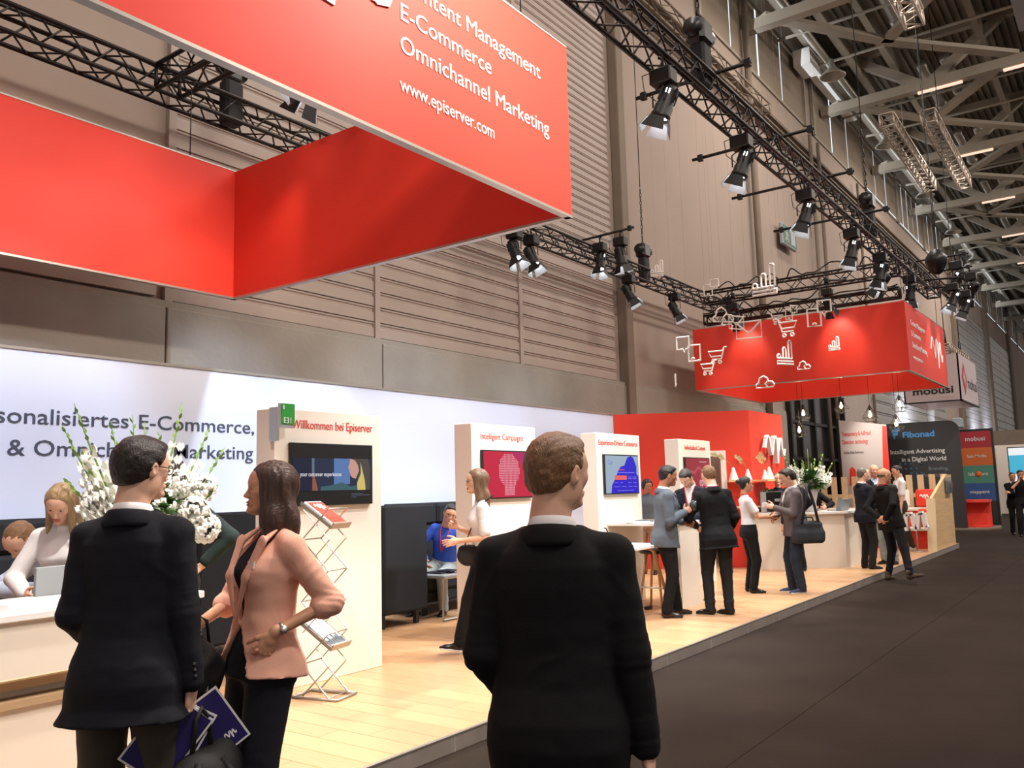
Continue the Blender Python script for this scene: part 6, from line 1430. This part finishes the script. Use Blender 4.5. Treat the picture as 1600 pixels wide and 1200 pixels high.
# 12 man in black suit from behind
person('man in a black suit jacket and red collar ribbon seen from behind at the table', (9.80, 4.15, S), D(42), 1.76, vox=.009, hv=.0045, hair='crop', hairmat=mt['hair_brown_short'], head=(D(8), D(14), 0), torso=(0, D(5), D(-3)), top=js('cloth_white'), jacket=dict(mat=mt['cloth_black'], v=1.1, z0=.76, flare=.03, amp=1.8), legsw=dict(mat=mt['cloth_charcoal'], hem=.056), shoes=dict(mat=mt['leather_black']),
    lanyard=dict(mat=mt['red_ribbon'], back=1), arms={'L': ((.22, .18, 1.02), (-.7, 1, -.3), dict(curl=.7)), 'R': ((.14, -.20, .95), (-1, -.25, 0), dict(curl=.6))}, legs={'L': ((.03, .12, .085), D(50), 0), 'R': ((-.03, -.09, .085), D(30), 0)})
# 13 woman in white top
person('woman with a black hair bun and glasses in a white top holding a tablet', (11.95, 4.58, S), D(-52), 1.62, fem=True, vox=.010, hv=.0048, hair='bun', hairmat=mt['hair_black'], skin='skin_tan', head=(0, D(0), 0), torso=(0, D(-2), 0), top=dict(mat=mt['cloth_white'], sleeve=.32, z0=.98, r=(.058, .056, .05)), legsw=dict(mat=mt['cloth_black']), shoes=dict(mat=mt['leather_black']), glasses=mt['frame_black'],
    lanyard=dict(mat=mt['red_ribbon']), arms={'R': ((.34, -.10, 1.13), (-.4, -.8, -1), dict(curl=.8, dir=(1, .3, .1))), 'L': ((.34, .08, 1.13), (-.4, .8, -1), dict(curl=.8, dir=(1, -.3, .1)))})
# 14 clerk
person('woman in dark blue standing behind the far counter by the monitor', (16.1, 5.55, S), D(206), 1.71, fem=True, vox=.012, hv=.006, hair='tied', hairmat=mt['hair_brown_short'], head=(D(-4), 0, 0), top=dict(mat=mt['cloth_navy'], sleeve=.4), legsw=dict(mat=mt['cloth_black']), shoes=dict(mat=mt['leather_black']))
# 15 man in grey blazer with a bag
person('man in a grey blazer carrying a shoulder bag, facing left at the far counter', (12.2, 4.0, S), D(128), 1.72, wid=1.08, vox=.010, hv=.0048, hair='thick', hairmat=mt['hair_dark'], head=(D(4), D(14), 0), torso=(0, D(4), 0), top=js('cloth_white'), jacket=dict(mat=mt['cloth_grey'], v=1.08, z0=.80), legsw=dict(mat=mt['cloth_jeans'], w=1.08), shoes=dict(mat=mt['shoe_blue'], sole=mt['shoe_white']),
    arms={'L': ((.30, .08, 1.20), (-.7, .5, -1), dict(curl=.9, dir=(1, -.2, .35))), 'R': ((.24, -.16, 1.05), (-.4, -1, -.4), dict(curl=.6))}, legs={'L': ((.0, .10, .085), D(6), 0), 'R': ((.05, -.12, .085), D(-6), 0)})
# 16 person behind him
person('person in a dark jacket half hidden behind the man in the grey blazer', (15.05, 4.93, S), D(60), 1.74, vox=.013, hv=.006, hair='crop', hairmat=mt['hair_black'], head=(0, D(10), 0), jacket=dict(mat=mt['cloth_navy'], v=0), top=js('cloth_white'), legsw=dict(mat=mt['cloth_black']), shoes=dict(mat=mt['leather_black'], sole=mt['shoe_white']), arms={'R': ((.2, -.3, 1.0), (-.6, -1, -.3), dict(curl=.5))})
# 17 navy suit
person('grey haired man in a navy suit standing at the end of the far counter', (15.95, 3.98, S), D(-42), 1.75, vox=.011, hv=.005, hair='crop', hairmat=mt['hair_grey'], head=(D(-8), D(2), 0), top=js('cloth_white'), jacket=dict(mat=mt['cloth_navy'], v=1.06, z0=.80), legsw=dict(mat=mt['cloth_charcoal']), shoes=dict(mat=mt['leather_black']), lanyard=dict(mat=mt['red_ribbon']),
    arms={'R': ((.22, -.10, 1.06), (-.8, -.7, -.6), dict(curl=.6)), 'L': ((.25, .10, 1.06), (-.5, 1, -.5), dict(curl=.6))})
# 18 bald man on the carpet
person('bald man with glasses in a black suit, hands behind his back, on the dark carpet', (15.05, 3.36, 0), D(-28), 1.86, vox=.010, hv=.0048, hair='bald', hairmat=mt['hair_grey'], skin='skin_tan', head=(D(-22), D(6), 0), torso=(0, D(-2), D(-8)), pelvis=(0, .0, -.03), top=js('cloth_black'), jacket=dict(mat=mt['cloth_black'], v=1.06, z0=.82), legsw=dict(mat=mt['cloth_dark_navy'], w=.94, hem=.05), shoes=dict(mat=mt['suede_brown']), glasses=mt['frame_black'],
    lanyard=dict(mat=mt['red_ribbon'], back=1), arms={'R': ((-.19, -.06, .95), (-.6, -1, 0), dict(curl=.9, dir=(-.2, 1, -.3))), 'L': ((-.19, .05, .97), (-.5, 1, 0), dict(curl=.9, dir=(-.2, -1, -.2)))},
    legs={'L': ((.08, .20, .085), D(12), 0), 'R': ((-.22, -.46, .12), D(-38), D(-14))})
# 19 jeans
person('man in a dark jacket, red lanyard and pale jeans beside the bald man', (16.95, 3.86, S), D(160), 1.75, vox=.012, hv=.005, hair='crop', hairmat=mt['hair_brown_short'], skin='skin_tan', head=(D(-6), D(6), 0), top=js('cloth_white'), jacket=dict(mat=mt['cloth_greenjacket'], v=1.1, z0=.92), legsw=dict(mat=mt['cloth_lightgrey']), shoes=dict(mat=mt['leather_black']), lanyard=dict(mat=mt['red_ribbon']),
    arms={'L': ((.25, -.05, 1.12), (-.2, 1, -.6), dict(curl=.9)), 'R': ((.24, .04, 1.08), (-.2, -1, -.6), dict(curl=.9))})
# 20 balding man facing us
person('balding man facing the viewer between the bald man and the dark booth wall', (18.4, 4.36, S), D(206), 1.84, vox=.013, hv=.0055, hair='bald', hairmat=mt['hair_grey'], head=(0, 0, 0), top=js('cloth_lightblue'), jacket=dict(mat=mt['cloth_navy'], v=1.08), legsw=dict(mat=mt['cloth_charcoal']), shoes=dict(mat=mt['leather_black']))
# 21 polo
person('young man in a white polo shirt and olive trousers before the seating steps', (20.35, 4.34, S), D(122), 1.84, vox=.012, hv=.005, hair='short', hairmat=mt['hair_dark'], head=(D(4), D(6), 0), torso=(0, D(-2), 0), top=js('cloth_white', sleeve=.42, r=(.062, .060, .056), z0=.88), legsw=dict(mat=mt['cloth_olive'], w=.95), shoes=dict(mat=mt['shoe_white'], sole=mt['shoe_white']),
    arms={'L': ((.08, .24, .84), (-1, .5, 0), dict(curl=.7)), 'R': ((.1, -.22, .86), (-1, -.5, 0), dict(curl=.7))}, legs={'L': ((-.16, .08, .085), 0, 0), 'R': ((.22, -.08, .085), 0, 0)})
# 22 person leaning over the laptop
person('person in a dark jacket leaning over the laptop behind the far flowers', (17.25, 5.35, S), D(215), 1.74, vox=.013, hv=.006, hair='short', hairmat=mt['hair_black'], head=(0, D(20), 0), torso=(0, D(40), 0), pelvis=(-.10, 0, -.02), top=js('cloth_white'), jacket=dict(mat=mt['cloth_black'], v=1.1), legsw=dict(mat=mt['cloth_black']), shoes=dict(mat=mt['leather_black']),
    arms={'L': ((.52, .16, 1.06), (0, 1, -.4), dict(curl=.5)), 'R': ((.50, -.16, 1.06), (0, -1, -.4), dict(curl=.5))})
# 23, 24 far men
person('far man with folded arms in a dark jacket at the right edge of the view', (28.5, 3.0, 0), D(200), 1.76, vox=.015, hv=.007, hair='short', hairmat=mt['hair_black'], skin='skin_tan', top=js('cloth_white'), jacket=dict(mat=mt['cloth_black'], v=1.15), legsw=dict(mat=mt['cloth_charcoal']), shoes=dict(mat=mt['leather_black']),
    arms={'L': ((.22, -.12, 1.18), (-.2, 1, -.6), dict(curl=.6)), 'R': ((.24, .10, 1.14), (-.2, -1, -.6), dict(curl=.6))})
person('far man in dark clothes raising a hand to his mouth, cut by the right edge', (27.7, 2.72, 0), D(190), 1.82, vox=.015, hv=.007, hair='short', hairmat=mt['hair_black'], skin='skin_tan', head=(D(10), D(8), 0), top=js('cloth_black', sleeve=.45), legsw=dict(mat=mt['cloth_charcoal']), shoes=dict(mat=mt['leather_black']),
    arms={'L': ((.16, .12, 1.0), (-1, .5, 0), dict(curl=.5)), 'R': ((.16, -.05, 1.46), (.3, -1, -1), dict(curl=.8, dir=(-.2, .2, 1)))})
# ---------------------------------------------------------------- things people carry
def hand_pos(root, info, sd, along=.08, off=(0, 0, 0)):
    S_, e, w, hd = info['A'][sd]; x = np.array(hd['dir'], float) if 'dir' in hd else (w-e); x = x/np.linalg.norm(x); c = (w+x*along+np.array(off))*info['k']
    bpy.context.view_layer.update(); return root.matrix_world @ Vector(c)
hp = hand_pos(A_, Ai, 'R', .09)
# blue brochures, held between fingers, fanned
for j, (ang, dd, lb) in enumerate(((-38, .0, 'front dark blue brochure with white border in the hand of the man in navy'), (-30, .012, 'second dark blue brochure fanned behind the first'), (34, .03, 'third dark blue brochure with a white emblem, sticking out to the right'))):
    o = empty('held_brochure', hp+Vector((fw.x, fw.y, 0))*dd*1.2+Vector((0, 0, -.005))); tag(o, lb, 'brochure', None)
    o.rotation_euler = (0, 0, D(-32))
    R3 = Matrix.Rotation(D(ang), 4, 'Y'); b = MB()
    W_, H_ = .105, .148
    b.box(-W_, W_, -.003, .003, -2*H_+.01, .01) if j < 2 else b.box(-W_, W_, -.003, .003, -2*H_+.06, .01)
    p = b.build('pages', MATS['paper'], o); q = MB(); q.box(-W_+.008, W_-.008, -.0042, -.003, -2*H_+(.018 if j < 2 else .068), .002); q.build('cover', MATS['blue_book'], o)
    for c in o.children: c.rotation_euler = (0, D(-ang), 0)
    if j == 2: em_ = emblem('cover_emblem', lambda u, v, d: (.02+.05*u, -.0044-d, -.20+.03*v), 1, MATS['text_white'], o, .05, .001); em_.rotation_euler = (0, D(-ang), 0)
# backpack hanging from the same hand
bag = empty('backpack', hp+Vector((.03, -.03, -.02))); tag(bag, 'black backpack hanging from the hand of the man with the brochures', 'bag')
F = Field(.01); F.u(p_el((.0, 0, -.34), (.17, .10, .20))); F.u(p_el((.10, .01, -.26), (.10, .08, .15)), .04); F.u(p_box((.0, 0, -.42), (.15, .09, .12), None, .05), .05); V, Fc = F.mesh()
V = V+vnormals(V, Fc)*(.012*vnoise(V*12))[:, None]; mesh_np('bag_body', V, Fc, MATS['bag_black'], bag, True)
b = MB(); b.tube([(-.04, 0, -.17), (-.025, 0, -.03), (.0, 0, .01), (.03, 0, -.03), (.05, 0, -.17)], .010, 8); b.build('handle', MATS['bag_black'], bag)
for sx_ in (-1, 1): b = MB(); b.tube([(.05*sx_, -.06, -.18), (.10*sx_, -.12, -.28), (.10*sx_, -.11, -.42), (.06*sx_, -.09, -.50)], .015, 6); b.build('shoulder_strap', MATS['bag_black'], bag)
# her handbag
hp = hand_pos(B_, Bi, 'R', .02)
hb = empty('handbag', hp+Vector((0, 0, 0)), D(160)); tag(hb, 'soft black handbag hanging in front of the woman in pink', 'bag')
F = Field(.008); F.u(p_el((-.01, 0, -.20), (.105, .06, .13))); F.u(p_rc((.02, 0, -.05), (.01, 0, -.16), .035, .06), .05); F.u(p_el((.04, 0, -.25), (.07, .05, .06)), .05); V, Fc = F.mesh(); V = V+vnormals(V, Fc)*(.010*vnoise(V*16))[:, None]
mesh_np('bag_body', V, Fc, MATS['bag_black'], hb, True)
b = MB(); b.tube([(-.05, .0, -.11), (-.035, 0, .01), (.0, 0, .03), (.035, 0, .01), (.05, 0, -.09)], .008, 8); b.build('handle', MATS['bag_black'], hb)
b = MB(); b.box(-.03, .03, .058, .062, -.27, -.25); b.build('tag_plate', MATS['alu'], hb)
# shoulder bag of the man in grey
sb = empty('shoulder_bag', (12.12, 3.80, S+.84), D(128)); tag(sb, 'dark grey shoulder bag at the hip of the man in the grey blazer', 'bag')
F = Field(.012); F.u(p_box((0, 0, 0), (.20, .07, .15), None, .05)); F.u(p_box((0, 0, -.06), (.215, .085, .09), None, .06), .05); V, Fc = F.mesh(); V = V+vnormals(V, Fc)*(.010*vnoise(V*9))[:, None]; mesh_np('bag_body', V, Fc, MATS['bag_grey'], sb, True)
b = MB(); b.tube([(-.14, .04, .12), (-.10, .03, .38), (-.02, .06, .62), (.03, .14, .66), (.05, .17, .50), (.10, .06, .12)], .020, 6); b.build('strap', MATS['bag_grey'], sb)
b = MB(); b.tube([(-.09, 0, .13), (-.07, 0, .20), (.07, 0, .20), (.09, 0, .13)], .012, 6); b.build('handle', MATS['bag_grey'], sb)
# walking woman's bag
wb_ = empty('shoulder_bag', (6.34, 5.16, S+.92), D(134)); tag(wb_, 'small black bag on a long thin strap of the walking woman', 'bag')
F = Field(.01); F.u(p_el((0, 0, 0), (.11, .035, .10))); F.u(p_box((0, 0, .03), (.09, .030, .06), None, .03), .03); V, Fc = F.mesh(); mesh_np('bag_body', V, Fc, MATS['bag_black'], wb_, True)
b = MB(); b.tube([(.04, 0, .08), (-.05, -.02, .30), (-.14, .02, .48), (-.24, .10, .56)], .006, 6); b.build('strap', MATS['bag_black'], wb_)
# glass, tablet, phone
gl = MB(); gl.lathe([(.0, 0), (.028, 0), (.034, .12), (.030, .12), (.024, .01), (0, .008)], (0, 0, 0), 14); o = gl.build('drinking_glass', MATS['clear'], None, loc=(9.60, 4.34, S+1.22)); tag(o, 'clear glass held by the man in the grey-blue blazer', 'glass')
b = MB(); b.box(-.09, .09, -.12, .12, 0, .008, bev=.003); o = b.build('tablet', MATS['black_plastic'], None, loc=(12.18, 4.30, S+1.06), rot=(0, 0, D(-52))); tag(o, 'black tablet held by the woman with the bun', 'tablet')
b = MB(); b.box(-.06, .06, -.005, .005, -.035, .035, bev=.003); o = b.build('visitor_card', MATS['white_gloss'], None, loc=(11.95, 4.33, S+1.22), rot=(0, 0, D(50))); tag(o, 'small white card held up by the man in the grey blazer', 'card')
